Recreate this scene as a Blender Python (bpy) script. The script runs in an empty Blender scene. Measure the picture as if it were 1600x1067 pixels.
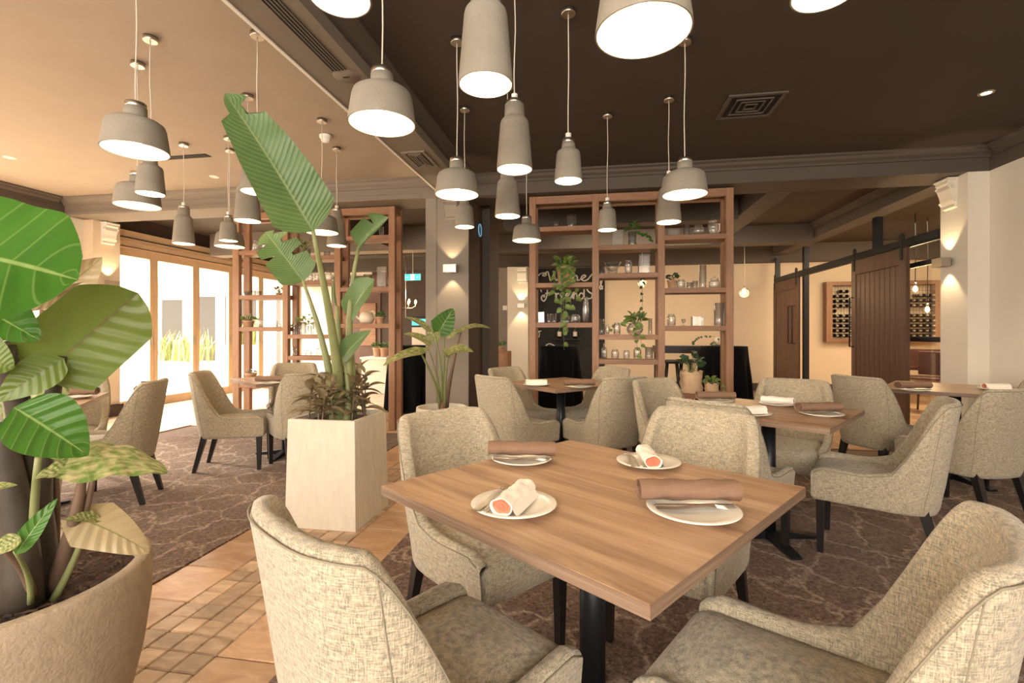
import bpy, math, random
from mathutils import Vector, Matrix
random.seed(7)
PI = math.pi
sc = bpy.context.scene
col = sc.collection
V = Vector

# ------------------------------------------------------------------ camera
YAW = math.radians(9.65)
F_PX, CX, HY, EYE = 760.0, 800.0, 520.0, 1.2
cam = bpy.data.cameras.new('camera'); camo = bpy.data.objects.new('camera', cam); col.objects.link(camo)
cam.sensor_width = 36.0; cam.lens = F_PX/1600*36; cam.shift_y = -(533.5-HY)/1600
cam.clip_start = 0.05; cam.clip_end = 200
camo.location = (0, 0, EYE); camo.rotation_euler = (PI/2, 0, YAW)
sc.camera = camo
sc.view_settings.view_transform = 'Standard'; sc.view_settings.look = 'None'
sc.view_settings.gamma = 1.0; sc.view_settings.use_curve_mapping = False
sc.view_settings.exposure = 0.60
cy_ = sc.cycles
cy_.max_bounces = 7; cy_.diffuse_bounces = 4; cy_.glossy_bounces = 3; cy_.transmission_bounces = 6
cy_.transparent_max_bounces = 24; cy_.caustics_reflective = False; cy_.caustics_refractive = False
cy_.sample_clamp_indirect = 6.0; cy_.use_denoising = True
try: cy_.denoiser = 'OPENIMAGEDENOISE'
except Exception: pass

def at(px, py, d):
    """photo pixel + distance along the view axis -> room point"""
    xc = (px-CX)/F_PX*d
    return V((math.cos(YAW)*xc-math.sin(YAW)*d, math.sin(YAW)*xc+math.cos(YAW)*d, EYE-(py-HY)/F_PX*d))
def ony(px, py, y):
    """photo pixel on the room plane Y = y"""
    t = (px-CX)/F_PX
    return at(px, py, y/(math.sin(YAW)*t+math.cos(YAW)))
def onx(px, py, x):
    t = (px-CX)/F_PX
    return at(px, py, x/(math.cos(YAW)*t-math.sin(YAW)))
def onz(px, py, z):
    return at(px, py, (EYE-z)*F_PX/(py-HY))

# ------------------------------------------------------------------ world and lights
w = bpy.data.worlds.new('world'); sc.world = w; w.use_nodes = True
nt = w.node_tree; nt.nodes.clear()
bg = nt.nodes.new('ShaderNodeBackground'); out = nt.nodes.new('ShaderNodeOutputWorld')
bg.inputs[0].default_value = (1.0, .90, .80, 1); bg.inputs[1].default_value = 4.0
nt.links.new(bg.outputs[0], out.inputs[0])
def light(name, kind, loc, energy, color, size=None, size_y=None, direction=None, **kw):
    l = bpy.data.lights.new(name, kind); o = bpy.data.objects.new(name, l); col.objects.link(o)
    o.location = loc; l.energy = energy; l.color = color
    if kind == 'AREA':
        l.shape = 'RECTANGLE'; l.size = size; l.size_y = size_y or size
    if direction is not None:
        o.rotation_euler = V(direction).to_track_quat('-Z', 'Y').to_euler()
    for k, v in kw.items(): setattr(l, k, v)
    return o
SUN = light('sun', 'SUN', (-12, 4, 9), 6.0, (1, .88, .70), direction=(1.0, -.22, -.60), angle=.20)
light('daylight_doors', 'AREA', (-8.9, 8.0, 3.9), 1100, (1, .92, .80), 6.0, 2.5, (1, 0, -.85))
light('daylight_windows', 'AREA', (-8.9, 2.4, 3.9), 1500, (1, .92, .80), 6.5, 2.5, (1, 0, -.75))
light('daylight_behind', 'AREA', (-1.0, -2.7, 2.0), 190, (1, .89, .74), 7.0, 1.7, (0, 1, -.22))

for nm_, yc_, ln_ in (('door_portal', 8.4, 4.6), ('window_portal', 1.6, 7.0)):
    light(nm_, 'AREA', (-7.3, yc_, 1.35), 1, (1, 1, 1), ln_, 2.6, (1, 0, 0)).data.cycles.is_portal = True
light('rear_fill', 'AREA', (1.0, 7.9, 2.93), 60, (1, .80, .56), 3.0, .9, (0, .25, -1))  # added fill with no visible fitting, brightens the wall behind the shelving
light('private_room_fill', 'AREA', (5.6, 8.4, 2.9), 150, (1, .78, .50), 2.6, 3.0, (0, .25, -1))  # unseen ceiling fill, added to lift the cream private room
# ------------------------------------------------------------------ materials
def new_mat(name):
    m = bpy.data.materials.new(name); m.use_nodes = True
    n = m.node_tree.nodes; return m, n, m.node_tree.links, n['Principled BSDF']
def N(n, t, **kw):
    x = n.new(t)
    for k, v in kw.items():
        if k.startswith('i_'):
            x.inputs[k[2:].replace('_', ' ')].default_value = v
        else: setattr(x, k, v)
    return x
def rgba(c): return (c[0], c[1], c[2], 1)
def mat(name, color, rough=.6, metal=0, noise=0, nscale=20, bump=0, bscale=60, spec=.5, emit=None, estr=0, stretch=(1, 1, 1), color2=None):
    m, n, l, b = new_mat(name)
    b.inputs['Base Color'].default_value = rgba(color); b.inputs['Roughness'].default_value = rough
    b.inputs['Metallic'].default_value = metal; b.inputs['Specular IOR Level'].default_value = spec
    if noise or bump or color2:
        tc = N(n, 'ShaderNodeTexCoord'); mp = N(n, 'ShaderNodeMapping'); mp.inputs['Scale'].default_value = stretch
        l.new(tc.outputs['Object'], mp.inputs[0])
    if noise or color2:
        t = N(n, 'ShaderNodeTexNoise', i_Scale=nscale, i_Detail=6.0, i_Roughness=.6); l.new(mp.outputs[0], t.inputs['Vector'])
        r = N(n, 'ShaderNodeValToRGB'); r.color_ramp.elements[0].position = .32; r.color_ramp.elements[1].position = .68
        c2 = color2 or tuple(min(1, c*(1+noise)) for c in color); c1 = color if color2 else tuple(c*(1-noise) for c in color)
        r.color_ramp.elements[0].color = rgba(c1); r.color_ramp.elements[1].color = rgba(c2)
        l.new(t.outputs[0], r.inputs[0]); l.new(r.outputs[0], b.inputs['Base Color'])
    if bump:
        t2 = N(n, 'ShaderNodeTexNoise', i_Scale=bscale, i_Detail=5.0); l.new(mp.outputs[0], t2.inputs['Vector'])
        bp = N(n, 'ShaderNodeBump', i_Strength=bump, i_Distance=.01); l.new(t2.outputs[0], bp.inputs['Height']); l.new(bp.outputs[0], b.inputs['Normal'])
    if emit:
        b.inputs['Emission Color'].default_value = rgba(emit); b.inputs['Emission Strength'].default_value = estr
    return m
def wood(name, ca, cb, scale=(1.2, 14, 14), rough=.45, cc=None, fine=90):
    m, n, l, b = new_mat(name)
    tc = N(n, 'ShaderNodeTexCoord'); mp = N(n, 'ShaderNodeMapping'); mp.inputs['Scale'].default_value = scale
    l.new(tc.outputs['Object'], mp.inputs[0])
    t = N(n, 'ShaderNodeTexNoise', i_Scale=1.6, i_Detail=8.0, i_Roughness=.65, i_Distortion=.6); l.new(mp.outputs[0], t.inputs['Vector'])
    r = N(n, 'ShaderNodeValToRGB'); r.color_ramp.elements[0].position = .3; r.color_ramp.elements[1].position = .72
    r.color_ramp.elements[0].color = rgba(ca); r.color_ramp.elements[1].color = rgba(cb)
    if cc:
        e = r.color_ramp.elements.new(.52); e.color = rgba(cc)
    l.new(t.outputs[0], r.inputs[0])
    mp2 = N(n, 'ShaderNodeMapping'); mp2.inputs['Scale'].default_value = tuple(s*5 for s in scale); l.new(tc.outputs['Object'], mp2.inputs[0])
    t2 = N(n, 'ShaderNodeTexNoise', i_Scale=2.5, i_Detail=4.0); l.new(mp2.outputs[0], t2.inputs['Vector'])
    mx = N(n, 'ShaderNodeMixRGB', blend_type='MULTIPLY'); mx.inputs[0].default_value = .35
    l.new(r.outputs[0], mx.inputs[1]); l.new(t2.outputs[0], mx.inputs[2]); l.new(mx.outputs[0], b.inputs['Base Color'])
    bp = N(n, 'ShaderNodeBump', i_Strength=.12, i_Distance=.004); l.new(t2.outputs[0], bp.inputs['Height']); l.new(bp.outputs[0], b.inputs['Normal'])
    b.inputs['Roughness'].default_value = rough
    return m
def fabric(name, ca, cb):
    """woven upholstery: crossed thread waves with two yarn colours"""
    m, n, l, b = new_mat(name)
    tc = N(n, 'ShaderNodeTexCoord')
    u = N(n, 'ShaderNodeUVMap') if False else None
    mpa = N(n, 'ShaderNodeMapping'); mpa.inputs['Scale'].default_value = (1, 1, .12); l.new(tc.outputs['Object'], mpa.inputs[0])
    mpb = N(n, 'ShaderNodeMapping'); mpb.inputs['Scale'].default_value = (.12, .12, 1); l.new(tc.outputs['Object'], mpb.inputs[0])
    na = N(n, 'ShaderNodeTexNoise', i_Scale=420.0, i_Detail=2.0); l.new(mpa.outputs[0], na.inputs['Vector'])
    nb = N(n, 'ShaderNodeTexNoise', i_Scale=420.0, i_Detail=2.0); l.new(mpb.outputs[0], nb.inputs['Vector'])
    ck = N(n, 'ShaderNodeTexVoronoi', i_Scale=330.0); l.new(tc.outputs['Object'], ck.inputs['Vector'])
    ad = N(n, 'ShaderNodeMath', operation='ADD'); l.new(na.outputs[0], ad.inputs[0]); l.new(nb.outputs[0], ad.inputs[1])
    ad2 = N(n, 'ShaderNodeMath', operation='MULTIPLY_ADD'); ad2.inputs[1].default_value = .22; l.new(ck.outputs['Distance'], ad2.inputs[0]); l.new(ad.outputs[0], ad2.inputs[2])
    r = N(n, 'ShaderNodeValToRGB'); r.color_ramp.elements[0].position = .85/1.6; r.color_ramp.elements[1].position = 1.35/1.6
    mu = N(n, 'ShaderNodeMath', operation='MULTIPLY'); mu.inputs[1].default_value = 1/1.6; l.new(ad2.outputs[0], mu.inputs[0])
    r.color_ramp.elements[0].color = rgba(ca); r.color_ramp.elements[1].color = rgba(cb)
    l.new(mu.outputs[0], r.inputs[0]); l.new(r.outputs[0], b.inputs['Base Color'])
    bp = N(n, 'ShaderNodeBump', i_Strength=.55, i_Distance=.004); l.new(ad2.outputs[0], bp.inputs['Height']); l.new(bp.outputs[0], b.inputs['Normal'])
    b.inputs['Roughness'].default_value = .9; b.inputs['Specular IOR Level'].default_value = .2
    b.inputs['Sheen Weight'].default_value = .25
    return m
def glassy(name, tint=(1, 1, 1), body=.06, edge=.55, rough=.03, milk=0.0):
    m, n, l, b = new_mat(name)
    n.remove(b)
    o = [x for x in n if x.type == 'OUTPUT_MATERIAL'][0]
    tr = N(n, 'ShaderNodeBsdfTransparent'); tr.inputs[0].default_value = rgba(tint)
    gl = N(n, 'ShaderNodeBsdfGlossy', i_Roughness=rough)
    lw = N(n, 'ShaderNodeLayerWeight', i_Blend=.35)
    mr = N(n, 'ShaderNodeMapRange'); mr.inputs['To Min'].default_value = body; mr.inputs['To Max'].default_value = edge
    l.new(lw.outputs['Facing'], mr.inputs['Value'])
    mx = N(n, 'ShaderNodeMixShader'); l.new(mr.outputs[0], mx.inputs[0]); l.new(tr.outputs[0], mx.inputs[1]); l.new(gl.outputs[0], mx.inputs[2])
    df = N(n, 'ShaderNodeBsdfDiffuse'); df.inputs[0].default_value = (.9, .88, .82, 1); m2 = N(n, 'ShaderNodeMixShader'); m2.inputs[0].default_value = milk
    l.new(mx.outputs[0], m2.inputs[1]); l.new(df.outputs[0], m2.inputs[2]); l.new(m2.outputs[0], o.inputs[0])
    return m
def leafmat(name, ca, cb, vein, veins=16, var=0.0, varcol=(.7, .68, .35), rough=.35, trans=.35, bmp=.3):
    """blade colour from UV: pale midrib and side veins, optional cream variegation"""
    m, n, l, b = new_mat(name)
    o = [x for x in n if x.type == 'OUTPUT_MATERIAL'][0]
    uv = N(n, 'ShaderNodeUVMap'); sp = N(n, 'ShaderNodeSeparateXYZ'); l.new(uv.outputs[0], sp.inputs[0])
    absw = N(n, 'ShaderNodeMath', operation='ABSOLUTE'); l.new(sp.outputs[1], absw.inputs[0])
    # side veins: sin((u - .35|w|) * veins * 2pi)
    ma = N(n, 'ShaderNodeMath', operation='MULTIPLY_ADD'); ma.inputs[1].default_value = -.16; l.new(absw.outputs[0], ma.inputs[0]); l.new(sp.outputs[0], ma.inputs[2])
    mb = N(n, 'ShaderNodeMath', operation='MULTIPLY'); mb.inputs[1].default_value = veins*2*PI; l.new(ma.outputs[0], mb.inputs[0])
    sn = N(n, 'ShaderNodeMath', operation='SINE'); l.new(mb.outputs[0], sn.inputs[0])
    vr = N(n, 'ShaderNodeMapRange'); vr.inputs['From Min'].default_value = .93 if veins < 20 else .2; vr.inputs['From Max'].default_value = 1; l.new(sn.outputs[0], vr.inputs['Value'])
    mr = N(n, 'ShaderNodeMapRange'); mr.inputs['From Min'].default_value = .045; mr.inputs['From Max'].default_value = .02; l.new(absw.outputs[0], mr.inputs['Value'])
    mxv = N(n, 'ShaderNodeMath', operation='MAXIMUM'); sc1 = N(n, 'ShaderNodeMath', operation='MULTIPLY'); sc1.inputs[1].default_value = .38
    l.new(vr.outputs[0], sc1.inputs[0]); l.new(sc1.outputs[0], mxv.inputs[0]); l.new(mr.outputs[0], mxv.inputs[1])
    tc = N(n, 'ShaderNodeTexCoord')
    t = N(n, 'ShaderNodeTexNoise', i_Scale=7.0, i_Detail=4.0); l.new(tc.outputs['Object'], t.inputs['Vector'])
    c0 = N(n, 'ShaderNodeMixRGB'); c0.inputs[1].default_value = rgba(ca); c0.inputs[2].default_value = rgba(cb); l.new(t.outputs[0], c0.inputs[0])
    src = c0
    if var:
        mp = N(n, 'ShaderNodeMapping'); mp.inputs['Scale'].default_value = (4.5, 2.2, 1); l.new(uv.outputs[0], mp.inputs[0])
        tn = N(n, 'ShaderNodeTexNoise', i_Scale=1.7, i_Detail=5.0); l.new(mp.outputs[0], tn.inputs['Vector'])
        rr = N(n, 'ShaderNodeMapRange'); rr.inputs['From Min'].default_value = .56-.2*var; rr.inputs['From Max'].default_value = .80-.2*var; l.new(tn.outputs[0], rr.inputs['Value'])
        cv = N(n, 'ShaderNodeMixRGB'); cv.inputs[2].default_value = rgba(varcol); l.new(rr.outputs[0], cv.inputs[0]); l.new(c0.outputs[0], cv.inputs[1]); src = cv
    c1 = N(n, 'ShaderNodeMixRGB'); c1.inputs[2].default_value = rgba(vein); l.new(mxv.outputs[0], c1.inputs[0]); l.new(src.outputs[0], c1.inputs[1])
    l.new(c1.outputs[0], b.inputs['Base Color']); b.inputs['Roughness'].default_value = rough
    bp = N(n, 'ShaderNodeBump', i_Strength=bmp, i_Distance=.004); l.new(sn.outputs[0], bp.inputs['Height']); l.new(bp.outputs[0], b.inputs['Normal'])
    tl = N(n, 'ShaderNodeBsdfTranslucent'); l.new(c1.outputs[0], tl.inputs[0])
    mx = N(n, 'ShaderNodeMixShader'); mx.inputs[0].default_value = trans; l.new(b.outputs[0], mx.inputs[1]); l.new(tl.outputs[0], mx.inputs[2])
    l.new(mx.outputs[0], o.inputs[0])
    return m

M = {}
M['ceil_tan'] = mat('tan_ceiling_paint', (.40, .325, .255), .9, noise=.03, nscale=3)
M['ceil_dark'] = mat('dark_brown_ceiling_paint', (.055, .038, .027), .8, noise=.05, nscale=3)
M['beam'] = mat('taupe_beam_paint', (.20, .165, .13), .7, noise=.03, nscale=4)
M['beam_dark'] = mat('dark_bulkhead_paint', (.085, .067, .053), .7)
M['cream'] = mat('cream_wall_paint', (.72, .60, .45), .85, noise=.02, nscale=3)
M['white_wall'] = mat('off_white_wall_paint', (.76, .70, .60), .8, noise=.015, nscale=3)
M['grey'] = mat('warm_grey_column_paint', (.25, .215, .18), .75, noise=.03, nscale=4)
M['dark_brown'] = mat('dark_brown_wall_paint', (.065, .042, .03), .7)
M['white'] = mat('white_trim', (.82, .79, .72), .5)
M['frame_tan'] = mat('tan_door_timber', (.62, .43, .26), .55, noise=.05, nscale=8)
M['skirting'] = wood('dark_skirting_timber', (.05, .03, .022), (.09, .055, .04), (14, 1, 14))
M['grout'] = mat('tile_grout', (.16, .10, .07), .9, noise=.1, nscale=40)
M['oak'] = wood('oak_shelf_timber', (.30, .145, .075), (.47, .26, .145), (6, 6, 1.1), .5, (.39, .20, .105))
M['oak_h'] = wood('oak_rail_timber', (.27, .13, .07), (.44, .235, .13), (1.1, 7, 7), .5, (.35, .175, .09))
M['table'] = wood('oak_table_laminate', (.29, .16, .092), (.70, .47, .30), (.8, 11, 11), .36, (.54, .345, .21))
M['table_edge'] = wood('oak_table_edge', (.16, .10, .07), (.40, .28, .19), (1.2, 1.2, 70), .5, (.28, .18, .12))
M['fabric'] = fabric('woven_linen_upholstery', (.205, .19, .14), (.54, .45, .325))
M['piping'] = mat('upholstery_piping', (.24, .21, .15), .85)
M['black_wood'] = mat('black_stained_timber', (.012, .010, .010), .35)
M['black_metal'] = mat('black_powder_coat', (.012, .014, .018), .38, metal=.3)
M['steel'] = mat('brushed_steel', (.55, .50, .43), .3, metal=1, noise=.06, nscale=40, stretch=(1, 1, 12))
M['concrete'] = mat('grey_concrete_shade', (.27, .24, .195), .85, noise=.07, nscale=14, bump=.15, bscale=90)
M['lamp_in'] = mat('white_lamp_lining', (.86, .78, .64), .6)
M['cord'] = mat('white_flex', (.62, .56, .47), .5)
M['bulb'] = mat('lit_bulb', (1, .9, .7), .4, emit=(1, .80, .52), estr=14)
M['filament'] = mat('lit_filament_bulb', (1, .8, .5), .4, emit=(1, .62, .28), estr=22)
M['terrazzo'] = mat('cast_stone_pot', (.37, .29, .205), .8, noise=.10, nscale=35, bump=.35, bscale=120)
M['travertine'] = mat('pale_travertine', (.66, .60, .50), .75, noise=.06, nscale=26, bump=.5, bscale=34, stretch=(1, 1, .25))
M['soil'] = mat('bark_mulch_soil', (.018, .010, .007), .95, bump=1.0, bscale=70, color2=(.10, .05, .032), nscale=60)
M['chip'] = mat('bark_chip', (.07, .036, .023), .9, noise=.4, nscale=30)
M['plate'] = mat('white_glazed_ceramic', (.84, .79, .70), .18)
M['napkin_w'] = mat('white_linen', (.84, .78, .70), .85, bump=.2, bscale=200)
M['napkin_pink'] = mat('dusky_pink_lining', (.58, .20, .12), .85)
M['napkin_b'] = mat('brown_linen', (.215, .125, .08), .85, noise=.06, nscale=40, bump=.2, bscale=200)
M['cutlery'] = mat('polished_cutlery_steel', (.85, .81, .74), .30, metal=1)
M['cloth_black'] = mat('black_tablecloth', (.004, .0045, .006), .8, spec=.12)
M['chalk'] = mat('chalkboard_paint', (.022, .023, .024), .85, noise=.25, nscale=3)
M['chalk_line'] = mat('white_chalk', (.78, .76, .72), .9)
M['glass'] = glassy('clear_glassware', (1, 1, 1), .06, .9, rough=.12, milk=.035)
M['pane'] = glassy('window_pane', (.98, .98, .96), .02, .30)
M['terracotta'] = mat('terracotta_pot', (.55, .33, .20), .8, noise=.1, nscale=20)
M['paper'] = mat('kraft_paper_bag', (.66, .47, .30), .8, noise=.08, nscale=12, bump=.5, bscale=14)
M['barn'] = wood('walnut_stained_door_timber', (.085, .038, .024), (.19, .095, .06), (9, 9, .8), .5, (.135, .065, .04))
M['barn_dark'] = wood('dark_walnut_panel', (.06, .03, .02), (.12, .06, .04), (9, 9, .8), .55)
M['bottle'] = mat('dark_bottle_glass', (.010, .010, .009), .15)
M['foil'] = mat('pale_bottle_foil', (.70, .62, .50), .4)
M['foil_red'] = mat('red_bottle_foil', (.42, .06, .04), .4)
M['teal'] = mat('teal_sign_panel', (.05, .42, .42), .5, emit=(.10, .62, .60), estr=.8)
M['sign_white'] = mat('white_sign_symbol', (.9, .95, .92), .5, emit=(.9, 1, .95), estr=.8)
M['blue_ring'] = mat('blue_light_ring', (.15, .35, .5), .4, emit=(.2, .45, .62), estr=.35)
M['grille'] = mat('black_grille_void', (.006, .005, .004), .8)
M['red_wood'] = mat('reddish_stained_chair', (.075, .026, .022), .45)
M['out_white'] = mat('sunlit_white_render', (.86, .84, .78), .8)
M['out_dark'] = mat('shaded_glazing', (.12, .11, .10), .3)
M['paving'] = mat('pale_patio_paving', (.72, .66, .56), .85, noise=.05, nscale=5)
M['grass'] = mat('pale_strap_grass', (.30, .33, .12), .7, noise=.2, nscale=9)
M['stem'] = mat('green_plant_stalk', (.20, .22, .09), .5, noise=.15, nscale=8)
M['stem_dark'] = mat('dark_brown_green_stalk', (.055, .045, .035), .4, noise=.3, nscale=10)
M['stem_brown'] = mat('brown_petiole', (.15, .095, .065), .5, noise=.2, nscale=10)
M['bark'] = mat('fibrous_trunk_bark', (.19, .09, .055), .9, noise=.3, nscale=30, bump=.6, bscale=50)
M['leaf'] = leafmat('glossy_green_leaf', (.035, .13, .014), (.085, .22, .028), (.26, .38, .12), 7, trans=.38)
M['leaf_olive'] = leafmat('olive_leaf_underside', (.10, .165, .03), (.19, .26, .055), (.16, .16, .06), 8, trans=.45)
M['leaf_var'] = leafmat('variegated_leaf', (.08, .17, .025), (.22, .29, .08), (.32, .36, .16), 7, var=.75, varcol=(.55, .47, .25), trans=.3)
M['leaf_tan'] = leafmat('tan_backed_leaf', (.40, .31, .17), (.50, .40, .24), (.22, .22, .10), 8, trans=.25)
M['leaf_banana'] = leafmat('broad_ribbed_leaf', (.065, .14, .04), (.14, .23, .08), (.24, .32, .15), 26, trans=.25, rough=.4, bmp=.22)
M['leaf_cord'] = leafmat('bronze_cordyline_leaf', (.13, .075, .05), (.30, .25, .14), (.36, .30, .18), 3, var=.3, varcol=(.33, .30, .14), trans=.2)
M['leaf_pothos'] = leafmat('pothos_leaf', (.06, .17, .02), (.22, .34, .07), (.45, .50, .20), 4, var=.35, varcol=(.50, .52, .22), trans=.3)
M['leaf_dark'] = leafmat('dark_rubber_leaf', (.02, .055, .02), (.05, .10, .04), (.18, .2, .1), 5, trans=.1)
M['suit'] = mat('black_case', (.02, .018, .016), .5)
M['ceramic'] = mat('cream_ceramic', (.76, .66, .52), .4)

def tilemat(name, a, b):
    m, n, l, bs = new_mat(name)
    tc = N(n, 'ShaderNodeTexCoord'); oi = N(n, 'ShaderNodeObjectInfo')
    ad = N(n, 'ShaderNodeVectorMath', operation='ADD'); sl = N(n, 'ShaderNodeVectorMath', operation='SCALE'); sl.inputs['Scale'].default_value = 7.31; l.new(oi.outputs['Location'], sl.inputs[0]); l.new(tc.outputs['Object'], ad.inputs[0]); l.new(sl.outputs[0], ad.inputs[1])
    mp = N(n, 'ShaderNodeMapping'); mp.inputs['Scale'].default_value = (2.2, 5.0, 1); l.new(ad.outputs[0], mp.inputs[0])
    t = N(n, 'ShaderNodeTexNoise', i_Scale=2.2, i_Detail=9.0, i_Roughness=.62, i_Distortion=.8); l.new(mp.outputs[0], t.inputs['Vector'])
    r = N(n, 'ShaderNodeValToRGB'); r.color_ramp.elements[0].position = .33; r.color_ramp.elements[1].position = .66
    r.color_ramp.elements[0].color = rgba(a); r.color_ramp.elements[1].color = rgba(b); l.new(t.outputs[0], r.inputs[0])
    hs = N(n, 'ShaderNodeHueSaturation'); mr = N(n, 'ShaderNodeMapRange'); mr.inputs['To Min'].default_value = .72; mr.inputs['To Max'].default_value = 1.2
    l.new(oi.outputs['Random'], mr.inputs['Value']); l.new(mr.outputs[0], hs.inputs['Value']); l.new(r.outputs[0], hs.inputs['Color']); l.new(hs.outputs[0], bs.inputs['Base Color'])
    bp = N(n, 'ShaderNodeBump', i_Strength=.35, i_Distance=.01); l.new(t.outputs[0], bp.inputs['Height']); l.new(bp.outputs[0], bs.inputs['Normal'])
    bs.inputs['Roughness'].default_value = .34
    return m
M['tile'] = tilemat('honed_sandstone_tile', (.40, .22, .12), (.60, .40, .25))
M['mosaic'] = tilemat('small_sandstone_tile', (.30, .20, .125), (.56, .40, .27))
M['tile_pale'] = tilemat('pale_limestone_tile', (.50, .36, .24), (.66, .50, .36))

def carpetmat():
    m, n, l, b = new_mat('brown_patterned_carpet')
    tc = N(n, 'ShaderNodeTexCoord')
    mp = N(n, 'ShaderNodeMapping'); mp.inputs['Scale'].default_value = (1.0, .8, 1); mp.inputs['Rotation'].default_value = (0, 0, .5); l.new(tc.outputs['Object'], mp.inputs[0])
    nz = N(n, 'ShaderNodeTexNoise', i_Scale=4.0, i_Detail=5.0); l.new(mp.outputs[0], nz.inputs['Vector'])
    mxv = N(n, 'ShaderNodeMixRGB'); mxv.inputs[0].default_value = .22; l.new(mp.outputs[0], mxv.inputs[1]); l.new(nz.outputs['Color'], mxv.inputs[2])
    vo = N(n, 'ShaderNodeTexVoronoi', feature='DISTANCE_TO_EDGE', i_Scale=5.2); l.new(mxv.outputs[0], vo.inputs['Vector'])
    vo2 = N(n, 'ShaderNodeTexVoronoi', feature='DISTANCE_TO_EDGE', i_Scale=10.5); l.new(mxv.outputs[0], vo2.inputs['Vector'])
    mi = N(n, 'ShaderNodeMath', operation='MINIMUM')
    k2 = N(n, 'ShaderNodeMath', operation='MULTIPLY_ADD'); k2.inputs[1].default_value = 1.6; k2.inputs[2].default_value = .03; l.new(vo2.outputs[0], k2.inputs[0])
    l.new(vo.outputs[0], mi.inputs[0]); l.new(k2.outputs[0], mi.inputs[1])
    li = N(n, 'ShaderNodeMapRange'); li.inputs['From Min'].default_value = .060; li.inputs['From Max'].default_value = .0; l.new(mi.outputs[0], li.inputs['Value'])
    fz = N(n, 'ShaderNodeTexNoise', i_Scale=55.0, i_Detail=6.0, i_Roughness=.75); l.new(tc.outputs['Object'], fz.inputs['Vector'])
    br = N(n, 'ShaderNodeMapRange'); br.inputs['From Min'].default_value = .35; br.inputs['From Max'].default_value = .6; l.new(fz.outputs[0], br.inputs['Value'])
    ml = N(n, 'ShaderNodeMath', operation='MULTIPLY'); l.new(li.outputs[0], ml.inputs[0]); l.new(br.outputs[0], ml.inputs[1])
    r = N(n, 'ShaderNodeValToRGB'); r.color_ramp.elements[0].position = .36; r.color_ramp.elements[1].position = .68
    r.color_ramp.elements[0].color = (.028, .014, .011, 1); r.color_ramp.elements[1].color = (.24, .15, .12, 1); l.new(fz.outputs[0], r.inputs[0])
    mx = N(n, 'ShaderNodeMixRGB'); mx.inputs[2].default_value = (.42, .32, .25, 1); l.new(ml.outputs[0], mx.inputs[0]); l.new(r.outputs[0], mx.inputs[1])
    l.new(mx.outputs[0], b.inputs['Base Color']); b.inputs['Roughness'].default_value = .95; b.inputs['Specular IOR Level'].default_value = .15
    b.inputs['Sheen Weight'].default_value = .20; b.inputs['Sheen Roughness'].default_value = .45; b.inputs['Sheen Tint'].default_value = (1, .82, .66, 1)
    bp = N(n, 'ShaderNodeBump', i_Strength=.7, i_Distance=.01); l.new(fz.outputs[0], bp.inputs['Height']); l.new(bp.outputs[0], b.inputs['Normal'])
    return m
M['carpet'] = carpetmat()

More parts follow.
